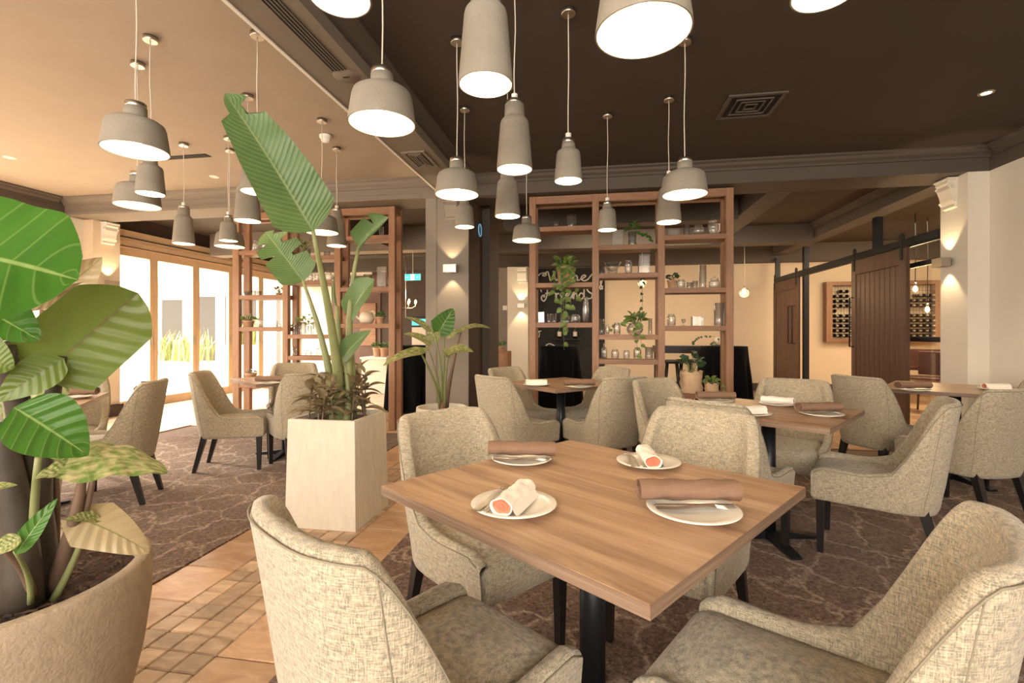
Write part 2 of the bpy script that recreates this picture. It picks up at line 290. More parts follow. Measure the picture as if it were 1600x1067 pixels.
# ------------------------------------------------------------------ mesh helpers
class MB:
    def __init__(s): s.v = []; s.f = []; s.uv = {}; s.sm = []
    def add(s, vs, fs, smooth=False, uvs=None):
        o = len(s.v); s.v += [tuple(p) for p in vs]
        for f in fs: s.f.append(tuple(i+o for i in f)); s.sm.append(smooth)
        if uvs:
            for i, u in enumerate(uvs): s.uv[o+i] = u
        return s
    def box(s, x0, y0, z0, x1, y1, z1, bev=0):
        if x0 > x1: x0, x1 = x1, x0
        if y0 > y1: y0, y1 = y1, y0
        if z0 > z1: z0, z1 = z1, z0
        if bev:
            b = min(bev, (x1-x0)*.45, (y1-y0)*.45, (z1-z0)*.45)
            vs = []; 
            for (z, i) in ((z0, b), (z0+b, 0), (z1-b, 0), (z1, b)):
                e = b
                if i:  vs += [(x0+b, y0+b, z), (x1-b, y0+b, z), (x1-b, y1-b, z), (x0+b, y1-b, z)]
                else:  vs += [(x0, y0+e, z), (x0+e, y0, z), (x1-e, y0, z), (x1, y0+e, z), (x1, y1-e, z), (x1-e, y1, z), (x0+e, y1, z), (x0, y1-e, z)]
            fs = [(3, 2, 1, 0)]
            A = [0, 1, 2, 3]; B = list(range(4, 12)); Cc = list(range(12, 20)); D = [20, 21, 22, 23]
            for k in range(4): fs.append((A[k], A[(k+1) % 4], B[(2*k+2) % 8], B[2*k+1])); fs.append((A[k], B[2*k+1], B[2*k]))
            for k in range(8): fs.append((B[k], B[(k+1) % 8], Cc[(k+1) % 8], Cc[k]))
            for k in range(4): fs.append((D[(k+1) % 4], D[k], Cc[2*k+1], Cc[(2*k+2) % 8])); fs.append((D[k], Cc[2*k], Cc[2*k+1]))
            fs.append((20, 21, 22, 23))
            return s.add(vs, fs)
        vs = [(x0, y0, z0), (x1, y0, z0), (x1, y1, z0), (x0, y1, z0), (x0, y0, z1), (x1, y0, z1), (x1, y1, z1), (x0, y1, z1)]
        return s.add(vs, [(3, 2, 1, 0), (4, 5, 6, 7), (0, 1, 5, 4), (1, 2, 6, 5), (2, 3, 7, 6), (3, 0, 4, 7)])
    def hexa(s, a, b):
        """8 corners: bottom loop a, top loop b"""
        return s.add(list(a)+list(b), [(3, 2, 1, 0), (4, 5, 6, 7), (0, 1, 5, 4), (1, 2, 6, 5), (2, 3, 7, 6), (3, 0, 4, 7)])
    def lathe(s, prof, n=24, c=(0, 0, 0), caps=True, smooth=True, axis=None):
        """prof: (radius, z) from one end to the other"""
        vs = []; m = len(prof)
        R = axis if axis is not None else Matrix.Identity(3)
        for r, z in prof:
            for k in range(n):
                a = 2*PI*k/n; p = R @ V((r*math.cos(a), r*math.sin(a), z)); vs.append((p[0]+c[0], p[1]+c[1], p[2]+c[2]))
        fs = []
        for i in range(m-1):
            for k in range(n): fs.append((i*n+k, i*n+(k+1) % n, (i+1)*n+(k+1) % n, (i+1)*n+k))
        s.add(vs, fs, smooth)
        if caps:
            o = len(s.v)-m*n
            if prof[0][0] > 1e-5: s.f.append(tuple(o+k for k in reversed(range(n)))); s.sm.append(False)
            if prof[-1][0] > 1e-5: s.f.append(tuple(o+(m-1)*n+k for k in range(n))); s.sm.append(False)
        return s
    def tube(s, pts, rad, n=8, caps=True, flat=1.0):
        pts = [V(p) for p in pts]; m = len(pts)
        if not hasattr(rad, '__len__'): rad = [rad]*m
        vs = []; up = V((0, 0, 1)); prev = None
        for i in range(m):
            t = (pts[min(i+1, m-1)]-pts[max(i-1, 0)]).normalized()
            if prev is None:
                a = t.cross(up if abs(t.z) < .9 else V((1, 0, 0))).normalized()
            else:
                a = (prev-t*prev.dot(t)).normalized()
            prev = a; b = t.cross(a)
            for k in range(n):
                q = 2*PI*k/n; vs.append(pts[i]+a*math.cos(q)*rad[i]+b*math.sin(q)*rad[i]*flat)
        fs = [(i*n+k, i*n+(k+1) % n, (i+1)*n+(k+1) % n, (i+1)*n+k) for i in range(m-1) for k in range(n)]
        if caps: fs += [tuple(reversed(range(n))), tuple((m-1)*n+k for k in range(n))]
        return s.add(vs, fs, True)
    def grid(s, rows, smooth=True, uvs=None, closed=False):
        n = len(rows[0]); vs = [p for r in rows for p in r]; fs = []
        for i in range(len(rows)-1):
            for k in range(n if closed else n-1): fs.append((i*n+k, i*n+(k+1) % n, (i+1)*n+(k+1) % n, (i+1)*n+k))
        return s.add(vs, fs, smooth, [u for r in uvs for u in r] if uvs else None)
    def mesh(s, name, m):
        me = bpy.data.meshes.new(name); me.from_pydata(s.v, [], s.f)
        me.polygons.foreach_set('use_smooth', s.sm)
        if s.uv:
            ul = me.uv_layers.new(name='UVMap')
            for lp in me.loops:
                u = s.uv.get(lp.vertex_index)
                if u: ul.data[lp.index].uv = u
        me.materials.append(m); me.update(); return me
    def build(s, name, m, parent=None, loc=None, kind=None, label=None):
        return obj(name, s.mesh(name, m), parent, loc, kind, label)
def obj(name, me, parent=None, loc=None, kind=None, label=None, rz=None):
    o = bpy.data.objects.new(name, me); col.objects.link(o)
    if parent is not None: o.parent = parent
    if loc is not None: o.location = loc
    if rz is not None: o.rotation_euler = (0, 0, rz)
    if kind: o['kind'] = kind
    if label: o['label'] = label
    return o
def thing(name, label, cat, loc=(0, 0, 0), rz=0, group=None):
    o = bpy.data.objects.new(name, None); col.objects.link(o); o.location = loc; o.rotation_euler = (0, 0, rz)
    o.empty_display_size = .1
    return tag(o, label, cat, group)
def tag(o, label, cat, group=None):
    o['label'] = label; o['category'] = cat
    if group: o['group'] = group
    return o
def dup(root, loc, rz=0, label=None, group=None):
    r = root.copy(); col.objects.link(r); r.location = loc; r.rotation_euler = (0, 0, rz)
    if label: r['label'] = label
    if group: r['group'] = group
    for ch in list(root.children):
        c = ch.copy(); col.objects.link(c); c.parent = r
        for g in list(ch.children):
            d = g.copy(); col.objects.link(d); d.parent = c
    return r
def struct(name, mb, m): return mb.build(name, m, kind='structure')

# ------------------------------------------------------------------ the setting
CEIL = 3.0; BB = 2.77                       # ceiling and underside of the bulkheads
XL, XR, YB, YW = -7.0, 3.77, 10.8, 5.42     # side walls, far wall, front face of the cross bulkhead
floor = struct('floor', MB().box(-7.3, -3, -.15, 7.2, 11.0, -.016), M['grout'])
# stone tiles of the floor, each a piece of its own
def put_tile(me, x, y, nm, tilt=True):
    o = obj(nm, me, floor, (x, y, random.uniform(-.0015, .0005)))
    return o
def tile_mesh(nm, w_, h_, m, b=.004): return MB().box(-w_/2, -h_/2, -.016, w_/2, h_/2, 0, b).mesh(nm, m)
TL = tile_mesh('tile', .285, .295, M['tile']); MS = tile_mesh('mosaic_tile', .097, .097, M['mosaic'], .005)
TB = tile_mesh('stone_tile', .592, .592, M['tile'], .005); TP = tile_mesh('stone_tile', .592, .592, M['tile_pale'], .005)
PX0, PX1 = -2.08, -1.10
y = -.2
while y < 5.2:
    put_tile(TL, PX0+.145, y+.15, 'tile'); put_tile(TL, PX1-.145, y+.15, 'tile')
    y += .3
y = .7
while y < 5.2:
    for k in range(4):
        put_tile(MS, PX0+.29+.05+k*.1, y+.05, 'mosaic_tile')
    y += .1
floor_big = []
for i in range(24):
    for j in range(19):
        x = -7.0+.3+.6*i; yy = -.45+.6*j
        if x > XR+.3 and yy < 5.7: continue
        if x > 7: continue
        if yy < 5.25 and x > -4.95: continue
        if yy > 8.6 and -2.2 < x < 7 and False: continue
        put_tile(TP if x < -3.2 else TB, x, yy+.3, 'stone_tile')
# strip of tiles between carpets' far edge and the shelving is covered by the loop above (y > 5.25)
cl_ = MB().box(-4.79, -1.5, -.012, PX0, 5.22, .006, .003).build('carpet', M['carpet']); tag(cl_, 'sunlit brown patterned carpet on the window side of the tiled path', 'carpet')
cr_ = MB().box(PX1, -2.5, -.012, XR-.02, 5.22, .006, .003).build('carpet', M['carpet']); tag(cr_, 'dark brown patterned carpet under the front tables', 'carpet')
struct('floor', MB().box(-4.8, -2.9, -.02, PX0, -.2, -.014).box(PX0, -2.9, -.02, PX1, -.2, -.0145), M['tile'])

struct('ceiling', MB().box(-7.3, -3, CEIL, -1.6, YW+.2, CEIL+.1), M['ceil_tan'])
struct('ceiling', MB().box(-1.6, -3, CEIL, XR+.1, YW+.2, CEIL+.1), M['ceil_dark'])
struct('ceiling', MB().box(-7.3, YW+.2, CEIL, 7.2, 11, CEIL+.1), M['ceil_dark'])
# bulkheads
struct('beam', MB().box(-1.77, -3, 2.82, -1.42, YW, CEIL-.001), M['beam'])
struct('beam', MB().box(XL-.1, YW, BB, -1.435, 5.86, CEIL-.001), M['beam'])
struct('beam', MB().box(-1.435, YW, BB, XR, 5.86, CEIL-.001), M['beam_dark'])
struct('beam', MB().box(XR, -3, BB, XR+.3, 5.86, CEIL-.001), M['beam_dark'])
struct('beam', MB().box(-7.3, -3, BB, XL, YW, CEIL-.001), M['beam_dark'])
struct('beam', MB().box(-7.3, YW, BB, XL-.11, 11, CEIL-.001), M['dark_brown'])
struct('beam', MB().box(3.55, 5.87, 2.765, 3.80, YB, CEIL-.001), M['beam_dark'])
struct('beam', MB().box(1.90, 5.87, 2.765, 2.17, 8.7, CEIL-.001), M['beam_dark'])
struct('beam', MB().box(-1.9, 8.7, 2.70, 3.54, 9.0, CEIL-.001), M['beam_dark'])
struct('beam', MB().box(-1.3, 6.9, 2.72, 1.89, 7.15, CEIL-.001), M['beam_dark'])
struct('beam', MB().box(-6.9, 7.8, 2.60, -1.95, 8.1, CEIL-.001), M['beam'])
struct('beam', MB().box(-3.6, 5.87, 2.6, -3.3, 7.79, CEIL-.001), M['dark_brown'])
struct('beam', MB().box(-7.1, YB-.22, 2.64, 7.1, YB, CEIL-.001), M['beam_dark'])
# crown mouldings
PROF = [(0, 0), (.085, 0), (.085, -.018), (.06, -.03), (.05, -.055), (.02, -.075), (.02, -.10), (0, -.10)]
def crown(name, p0, p1, nx, ny, m, z=CEIL, prof=PROF):
    mb = MB(); a = []; b = []
    for (o_, dz) in prof:
        a.append((p0[0]+nx*o_, p0[1]+ny*o_, z+dz)); b.append((p1[0]+nx*o_, p1[1]+ny*o_, z+dz))
    n_ = len(prof); mb.add(a+b, [(i, (i+1) % n_, n_+(i+1) % n_, n_+i) for i in range(n_)]+[tuple(reversed(range(n_))), tuple(range(n_, 2*n_))])
    return struct(name, mb, m)
crown('trim_1', (XL+.001, YW-.001), (-1.78, YW-.001), 0, -1, M['beam'])
crown('trim_2', (-1.41, YW-.001), (XR-.001, YW-.001), 0, -1, M['beam_dark'])
crown('trim_3', (XL+.001, -2.9), (XL+.001, YW-.09), 1, 0, M['beam_dark'])
crown('trim_4', (XR-.001, -2.9), (XR-.001, YW-.09), -1, 0, M['beam_dark'])
crown('trim_5', (-1.419, -2.9), (-1.419, YW-.09), 1, 0, M['beam_dark'])
crown('trim_6', (3.549, 5.88), (3.549, 8.69), -1, 0, M['beam_dark'])
crown('trim_7', (-6.8, YB-.221), (3.5, YB-.221), 0, -1, M['beam_dark'])
# thin white line along the soffit edge of the long beam
struct('trim_8', MB().box(-1.785, -2.9, 2.812, -1.765, YW-.01, 2.83), M['white'])
struct('trim_9', MB().box(XL, YW-.012, BB-.001, -2.0, YW, BB+.03).box(XL, YW-.01, BB+.06, -2.0, YW, BB+.07), M['beam'])

# walls
struct('wall_right', MB().box(XR, -3, 0, XR+.2, YW, BB-.001), M['white_wall'])
struct('wall_back', MB().box(3.586, YW, 0, XR+.2, 5.80, BB-.001), M['white_wall'])
struct('wall_back', MB().box(-1.95, YB, 0, 7.2, YB+.15, CEIL), M['cream'])
struct('wall_back', MB().box(-5.2, YB, 0, -1.951, YB+.15, CEIL), M['dark_brown'])
struct('wall_back', MB().box(-7.3, YB, 0, -5.201, YB+.15, CEIL), M['white_wall'])
struct('wall_right', MB().box(7.05, 5.4, 0, 7.2, YB, CEIL), M['cream'])
struct('wall_right', MB().box(XR+.21, 5.5, 0, 7.04, 5.62, CEIL), M['cream'])
struct('wall_front', MB().box(-7.3, -3.1, 0, 4.0, -2.95, .7).box(-7.3, -3.1, 2.75, 4, -2.95, 3).box(-7.3, -3.1, .7, -4.7, -2.95, 2.75).box(2.7, -3.1, .7, 4, -2.95, 2.75), M['white_wall'])
# pilaster by the folding doors and jamb of the window
struct('wall_left', MB().box(XL-.25, 5.36, 0, XL, 5.66, BB-.001).box(XL-.25, -3, 0, XL-.1, -2.0, BB-.001).box(XL-.25, -2, 0, XL-.1, 5.36, .04), M['white_wall'])
struct('wall_left', MB().box(XL-.25, 5.661, 0, -6.84, 6.05, BB-.001), M['cream'])
struct('trim_10', MB().box(XL-.02, 5.10, 0, XL+.02, 5.22, BB-.03).box(XL-.001, 5.30, 0, XL+.025, 5.37, BB-.02).box(XL-.02, 5.22, 0, XL+.005, 5.30, BB-.02), M['white'])
struct('baseboard_left', MB().box(XL, 5.38, 0, XL+.03, 5.63, .17).box(XL, 5.63, 0, -6.80, 5.66, .17).box(-6.84, 5.63, 0, -6.80, 6.07, .17), M['skirting'])
struct('baseboard_back', MB().box(-1.5, YB-.03, 0, 7.0, YB, .16), M['skirting'])
struct('baseboard_right', MB().box(XR-.02, -2.9, 0, XR, YW, .12).box(3.56, YW-.02, 0, XR, YW, .12).box(3.566, YW, 0, 3.586, 5.8, .12), M['skirting'])
# central column: light grey face with a dark return
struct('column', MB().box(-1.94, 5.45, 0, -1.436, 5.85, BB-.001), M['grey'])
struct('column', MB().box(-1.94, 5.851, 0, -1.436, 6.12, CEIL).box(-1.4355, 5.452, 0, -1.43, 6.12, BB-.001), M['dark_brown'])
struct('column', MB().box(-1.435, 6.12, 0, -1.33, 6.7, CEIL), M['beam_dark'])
struct('trim_11', MB().box(-1.95, 5.44, 0, -1.82, 5.45, BB-.001), M['grey'])
# far pillar with its own light, past the doorway
struct('column', MB().box(-1.87, 10.4, 0, -1.42, YB, 2.63), M['white_wall'])
struct('wall_back', MB().box(-2.45, 10.6, 0, -1.871, YB, 2.64), M['grey'])

# folding glass doors and window on the courtyard side
def glazing(name, y0, y1, ztop, edges, x=XL-.08, top=BB):
    root = thing(name, '', ''); del root['label']; del root['category']; root['kind'] = 'structure'
    MB().box(x-.05, y0, ztop, x+.05, y1, ztop+.10, .004).box(x-.04, y0, ztop+.11, x+.04, y1, top-.002).build('head_frame', M['frame_tan'], root)
    MB().box(x+.051, y0, ztop+.012, x+.055, y1, ztop+.022).box(x+.041, y0, ztop+.15, x+.05, y1, ztop+.165).build('track', M['black_metal'], root)
    for a, b in zip(edges[:-1], edges[1:]):
        f = MB(); s_ = .075
        f.box(x-.03, a+.004, .01, x+.03, a+s_, ztop-.004, .004).box(x-.03, b-s_, .01, x+.03, b-.004, ztop-.004, .004)
        f.box(x-.028, a+s_, .01, x+.028, b-s_, .16).box(x-.028, a+s_, ztop-.12, x+.028, b-s_, ztop-.005)
        fr = f.build('door_frame', M['frame_tan'], root)
        MB().box(x-.004, a+s_, .16, x+.004, b-s_, ztop-.12).build('pane', M['pane'], fr)
        MB().box(x+.03, b-.05, 1.0, x+.045, b-.03, 1.14, .003).build('handle', M['steel'], fr)
    return root
glazing('door_1', 6.05, YB, 2.50, [6.05, 6.81, 7.66, 8.52, 9.38, 10.2, YB])
glazing('window_1', -2.0, 5.1, 2.58, [-2.0, -1.05, -.1, .85, 1.8, 2.75, 3.7, 4.4, 5.1])
exec_later = []

# ------------------------------------------------------------------ steel screen with sliding timber doors
XP = 3.55
sp = thing('steel_partition', 'black steel posts and rail carrying the sliding timber doors', 'partition', (0, 0, 0))
for yy, w_ in ((10.52, .07), (9.20, .08), (7.02, .09)):
    MB().box(XP+.03, yy-w_/2, 0, XP+.11, yy+w_/2, 2.70).build('post', M['black_metal'], sp)
MB().box(XP+.012, 5.83, 2.215, XP+.028, 10.5, 2.275).box(XP+.028, 5.82, 2.19, XP+.06, 10.5, 2.30).build('rail', M['black_metal'], sp)
for zz in (.35, .95, 1.50, 1.95):
    MB().box(XP+.035, 10.42, zz, XP+.065, 10.50, zz+.03).build('window_bar', M['black_metal'], sp)
MB().box(XP+.045, 10.36, .05, XP+.053, 10.50, 2.2).build('pane', M['pane'], sp)
# fixed glazed part beside the white pilaster
for zz in (1.10, 1.95):
    MB().box(XP+.06, 5.82, zz, XP+.10, 7.0, zz+.055).build('window_bar', M['black_metal'], sp)
MB().box(XP+.075, 5.82, .05, XP+.082, 6.97, 2.68).build('pane', M['pane'], sp)
def barn_door(y0, y1, label, handles):
    d = thing('sliding_door', label, 'door', (XP-.03, (y0+y1)/2, .06))
    h = (y1-y0)/2; zt = 2.12; x0, x1 = -.022, .022
    MB().box(x0, -h, 0, x1, -h+.11, zt, .004).build('stile', M['barn'], d)
    MB().box(x0, h-.11, 0, x1, h, zt, .004).build('stile', M['barn'], d)
    MB().box(x0, -h+.11, zt-.19, x1, h-.11, zt, .004).build('door_rail', M['barn'], d)
    MB().box(x0, -h+.11, 0, x1, h-.11, .2, .004).build('door_rail', M['barn'], d)
    n_ = 9; wv = (2*h-.22)/n_
    pl = MB().box(-.012, -wv/2+.0035, .2, .012, wv/2-.0035, zt-.19, .005).mesh('plank', M['barn'])
    for k in range(n_): obj('plank', pl, d, (0, -h+.11+wv*(k+.5), 0))
    for yy in (-h+.08, h-.08):
        hg = MB().box(x0-.010, yy-.02, zt-.14, x0-.001, yy+.02, zt+.09).build('hanger', M['black_metal'], d)
        MB().lathe([(.045, -.006), (.045, .006)], 16, (x0+.006, yy, zt+.125), axis=Matrix.Rotation(PI/2, 3, 'Y')).build('wheel', M['black_metal'], hg)
    for yy in handles:
        MB().tube([(x0-.005, yy, .95), (x0-.05, yy, .95), (x0-.05, yy, 1.62), (x0-.005, yy, 1.62)], .011, 8).build('handle', M['black_metal'], d)
    return d
barn_door(6.22, 7.42, 'tall dark timber sliding door of upright boards close to the white pilaster', (.54,))
barn_door(9.22, 10.40, 'dark timber sliding door at the far end of the steel rail', (-.48, -.30))
# wall-mounted wine rack
wr = thing('wine_rack', 'timber framed wire wine rack on the cream wall of the private room', 'wine rack', (4.57, YB-.16, 1.02))
W_, H_ = 2.03, 1.20
MB().box(0, 0, 0, .11, .155, H_).build('side_frame', M['oak'], wr); MB().box(W_-.11, 0, 0, W_, .155, H_).build('side_frame', M['oak'], wr)
MB().box(.11, 0, 0, W_-.11, .155, .07).build('cross_frame', M['oak_h'], wr); MB().box(.11, 0, H_-.07, W_-.11, .155, H_).build('cross_frame', M['oak_h'], wr)
gm = MB()
for k in range(34): gm.box(.11+k*.0535, .02, .07, .113+k*.0535, .024, H_-.07)
for k in range(11): gm.box(.11, .018, .12+k*.098, W_-.11, .026, .125+k*.098)
o = gm.build('wire_grid', M['black_metal'], wr); o['kind'] = 'stuff'
bprof = [(.0, 0), (.036, .0), (.037, .16), (.030, .19), (.014, .22), (.013, .235)]
fprof = [(.0145, .23), (.015, .285), (.0, .287)]
RB = Matrix.Rotation(PI/2, 3, 'X')  # points towards -y
bme = MB().lathe([(r, z-.24) for r, z in bprof], 10, axis=RB).mesh('wine_bottle', M['bottle'])
fme = MB().lathe([(r, z-.24) for r, z in fprof], 8, axis=RB).mesh('foil', M['foil'])
frd = MB().lathe([(r, z-.24) for r, z in fprof], 8, axis=RB).mesh('foil', M['foil_red'])
bx_full = {0: 8, 1: 8, 2: 8, 3: 8, 4: 8, 5: 1, 6: 7, 7: 7, 8: 7, 9: 3}
ordn = ['lowest', 'second', 'third', 'fourth', 'fifth', 'sixth', 'seventh', 'eighth', 'ninth', 'topmost']
for row in range(10):
    for c in range(16):
        if c > 6 and c < 10: continue
        if row == 5 and c > 0: continue
        if row == 9 and c not in (1, 2): continue
        if row == 8 and c in (3, 12): continue
        red = c in (3, 4) and row < 4
        b = tag(obj('wine_bottle', bme, None, (4.57+.17+c*.113, YB-.19, 1.02+.125+row*.098)),
                ('red' if red else 'pale')+' foiled wine bottle, '+(ordn[c]+' from the door side' if c < 8 else ordn[15-c].replace('lowest', 'first')+' from the pilaster side').replace('lowest', 'first')+', '+ordn[row]+' rack row', 'bottle', ('red' if red else 'pale')+' foiled bottles in the wine rack')
        obj('foil', frd if red else fme, b)

# ------------------------------------------------------------------ dining chairs
def sstep(a, b, x):
    t = max(0, min(1, (x-a)/(b-a))); return t*t*(3-2*t)
def chair_parts():
    """local frame: +y is the way the sitter faces, origin on the floor below the seat"""
    a, b_, yc = .258, .225, -.085
    path = []
    for k in range(9): path.append((a-.012*(1-k/8.0), .245-(.245-yc)*k/8.0))
    for k in range(1, 32):
        th = PI*k/32.0; c, s_ = math.cos(th), math.sin(th); e = 2/2.9
        path.append((a*math.copysign(abs(c)**e, c), yc-b_*abs(s_)**e))
    for k in range(9): path.append((-a+.012*(k/8.0), yc+(.245-yc)*k/8.0))
    n = len(path)
    nor = []
    for i in range(n):
        p0, p1 = path[max(i-1, 0)], path[min(i+1, n-1)]
        tx, ty = p1[0]-p0[0], p1[1]-p0[1]; L = math.hypot(tx, ty)
        nor.append((-ty/L, tx/L) if False else (ty/L, -tx/L))
    def top(i):
        x, y = path[i]
        q = max(0, min(1, (-.085-y)/.165)); h = .468-.006*sstep(.2, .05, y)+.035*sstep(.03, -.14, y)+.353*(.35*q+.65*q*q*(3-2*q))
        if y > .2: h -= .02*((y-.2)/.045)**2
        return min(h, .85)-.008*sstep(.6, 1, abs(x)/a)*sstep(-.16, -.26, y)+.004
    def pos(i, z, off):
        x, y = path[i]; nx, ny = nor[i]
        if nx*x+ny*(y-.1) < 0: nx, ny = -nx, -ny
        lean = -.062*max(0, (z-.40)/.45)**1.25
        tuck = .022*sstep(.46, .285, z)
        wz = 1-.11*sstep(.66, .285, z)
        return V(((x-nx*off)*wz, (y-ny*off)*(1 if y > 0 else 1)+lean*sstep(.08, -.14, y)+tuck*sstep(.05, -.26, y), z))
    TH = .05
    mb = MB(); prof_rows = []
    vs = [.05, .14, .25, .4, .55, .7, .82, .92, .975]
    for i in range(n):
        zt = top(i); zb = .285
        row = [pos(i, zb, TH*.5), pos(i, zb+.004, TH*.16)]
        for v in vs: row.append(pos(i, zb+(zt-.012-zb)*v, 0))
        row.append(pos(i, zt-.003, TH*.18)); row.append(pos(i, zt, TH*.5)); row.append(pos(i, zt-.003, TH*.82))
        for v in reversed(vs): row.append(pos(i, zb+(zt-.012-zb)*v, TH))
        prof_rows.append(row)
    mb.grid(prof_rows, True, closed=True)
    m_ = len(prof_rows[0]); o = 0
    # rounded arm tips
    for idx, sgn in ((0, 1), (n-1, -1)):
        r = prof_rows[idx]; c = sum((V(p) for p in r), V())/m_
        ring = [V(p)+V((0, .012, 0))+(c-V(p))*.18 for p in r]
        base = len(mb.v); mb.v += [tuple(p) for p in ring]; st = 0 if idx == 0 else (n-1)*m_
        for k in range(m_):
            f = (st+k, st+(k+1) % m_, base+(k+1) % m_, base+k)
            mb.f.append(f if sgn < 0 else tuple(reversed(f))); mb.sm.append(True)
        f = tuple(base+k for k in range(m_)); mb.f.append(f if sgn > 0 else tuple(reversed(f))); mb.sm.append(True)
    # fix orientation is left to Cycles (two sided)
    shell = mb.mesh('backrest', M['fabric'])
    # seat cushion: rounded slab with a crowned top
    sb = MB(); rows = []
    lay = [(.29, .02), (.30, .004), (.34, 0), (.40, 0), (.425, .006), (.439, .022), (.445, .05)]
    def outline(ins):
        pts = []; X = .200-ins; Y0, Y1 = -.245+ins, .262-ins; r = .05
        for (cx_, cy2, a0) in ((X-r, Y1-r*.6, 0), (-X+r, Y1-r*.6, 90), (-X+r, Y0+r, 180), (X-r, Y0+r, 270)):
            for k in range(5):
                t = math.radians(a0+k*22.5); pts.append((cx_+r*math.cos(t), cy2+(r*.6 if a0 < 180 else r)*math.sin(t)))
        return pts
    for z, ins in lay: rows.append([V((x, y, z)) for x, y in outline(ins)])
    for q, dz in ((.7, .454), (.4, .460), (.12, .462)):
        rows.append([V((x*q, .03+(y-.03)*q, dz)) for x, y in outline(.05)])
    sb.grid(rows, True, closed=True); m2 = len(rows[0]); o = len(sb.v)-m2
    sb.f.append(tuple(o+k for k in range(m2))); sb.sm.append(True); sb.f.append(tuple(reversed(range(m2)))); sb.sm.append(False)
    seat = sb.mesh('seat', M['fabric'])
    pb = MB()
    pb.tube([pos(i, top(i)-.014, -.0005) for i in range(0, n)], .0020, 6)
    ia = next(i for i in range(n) if path[i][1] < -.22 and path[i][0] < .24)
    for i in (ia, n-1-ia): pb.tube([pos(i, .31+(top(i)-.32)*k/10, -.0002) for k in range(11)], .0014, 5)
    pip = pb.mesh('piping', M['piping'])
    def leg(x, y, dx, dy, w0, w1):
        zt = .33
        A = [(x+dx-w1, y+dy-w1, 0), (x+dx+w1, y+dy-w1, 0), (x+dx+w1, y+dy+w1, 0), (x+dx-w1, y+dy+w1, 0)]
        Bm = [(x-w0, y-w0, zt), (x+w0, y-w0, zt), (x+w0, y+w0, zt), (x-w0, y+w0, zt)]
        return MB().hexa(A, Bm).mesh('leg', M['black_wood'])
    legs = [leg(.19, .215, .0, .0, .021, .014), leg(-.19, .215, .0, .0, .021, .014), leg(.165, -.21, .01, -.085, .023, .014), leg(-.165, -.21, -.01, -.085, .023, .014)]
    return shell, seat, pip, legs
CH = chair_parts()
def chair(B, facing, label, group):
    """B: plan point midway between the two top back corners"""
    f = math.radians(facing); fx, fy = math.cos(f), math.sin(f)
    x, y = B[0]+fx*.275, B[1]+fy*.275
    t = thing('dining_chair', label, 'chair', (x, y, .006 if (y < 5.2 and (x > PX1 or (PX0 > x > -4.8))) else 0), f-PI/2, group)
    obj('backrest', CH[0], t); obj('seat', CH[1], t); obj('piping', CH[2], t)
    for l in CH[3]: obj('leg', l, t)
    return t
G1, G2, G3, G4, G5, G6 = ('chairs at the front table', 'chairs at the table before the open shelves', 'chairs at the smaller table', 'chairs at the table by the white wall', 'chairs at the window table', 'chairs at the table beside the tall planter')
chair((-.51, .845), 56, 'linen chair seen from behind at the near window-side of the front table', G1)
chair((.645, .99), 149, 'closest linen chair with its curved back towards the white wall', G1)
chair((-.63, 2.03), -39.7, 'linen chair on the far side of the front table next to the square planter', G1)
chair((.464, 2.256), 240, 'linen chair behind the folded white napkin at the far corner of the front table', G1)
chair((-.80, 3.84), 50, 'pale chair with its back to us in front of the grey column', G2)
chair((-.86, 4.72), -35, 'chair half hidden behind another, beside the dark side of the column', G2)
chair((.165, 4.90), 222, 'chair on the shelf side of the second table, behind two others', G2)
chair((.223, 3.92), 127, 'linen chair seen from behind below the middle of the open shelves', G2)
chair((.45, 3.73), -48, 'chair turned side on between the second table and the smaller one', G3)
chair((.568, 2.63), 49.5, 'chair whose low back shows just over the front table far chair', G3)
chair((1.436, 3.86), 244, 'chair facing us behind the smaller table with two plates', G3)
chair((1.737, 2.84), 152, 'chair in full side view beside the corner of the smaller table', G3)
chair((2.08, 4.30), 25, 'chair in front of the tall sliding timber door', G4)
chair((2.53, 3.50), 112, 'chair with its back to us cut by the picture edge by the white wall', G4)
chair((3.50, 4.35), 205, 'chair of which only a sliver shows against the white wall', G4)
chair((-3.20, 3.05), 208, 'chair with a tall narrow back facing the window table', G5)
chair((-4.20, 3.30), -45, 'chair behind the broad leaves on the far side of the window table', G5)
chair((-2.92, 1.98), 150, 'chair mostly hidden by the stalks in the round pot', G5)
chair((-3.42, 3.80), 24, 'pale chair in side view on the sunlit carpet before the glass doors', G6)
chair((-2.42, 3.84), 140, 'chair seen from behind touching the tall planter foliage', G6)
chair((-3.35, 5.02), -60, 'chair in front of the shelves nearest the courtyard doors', G6)

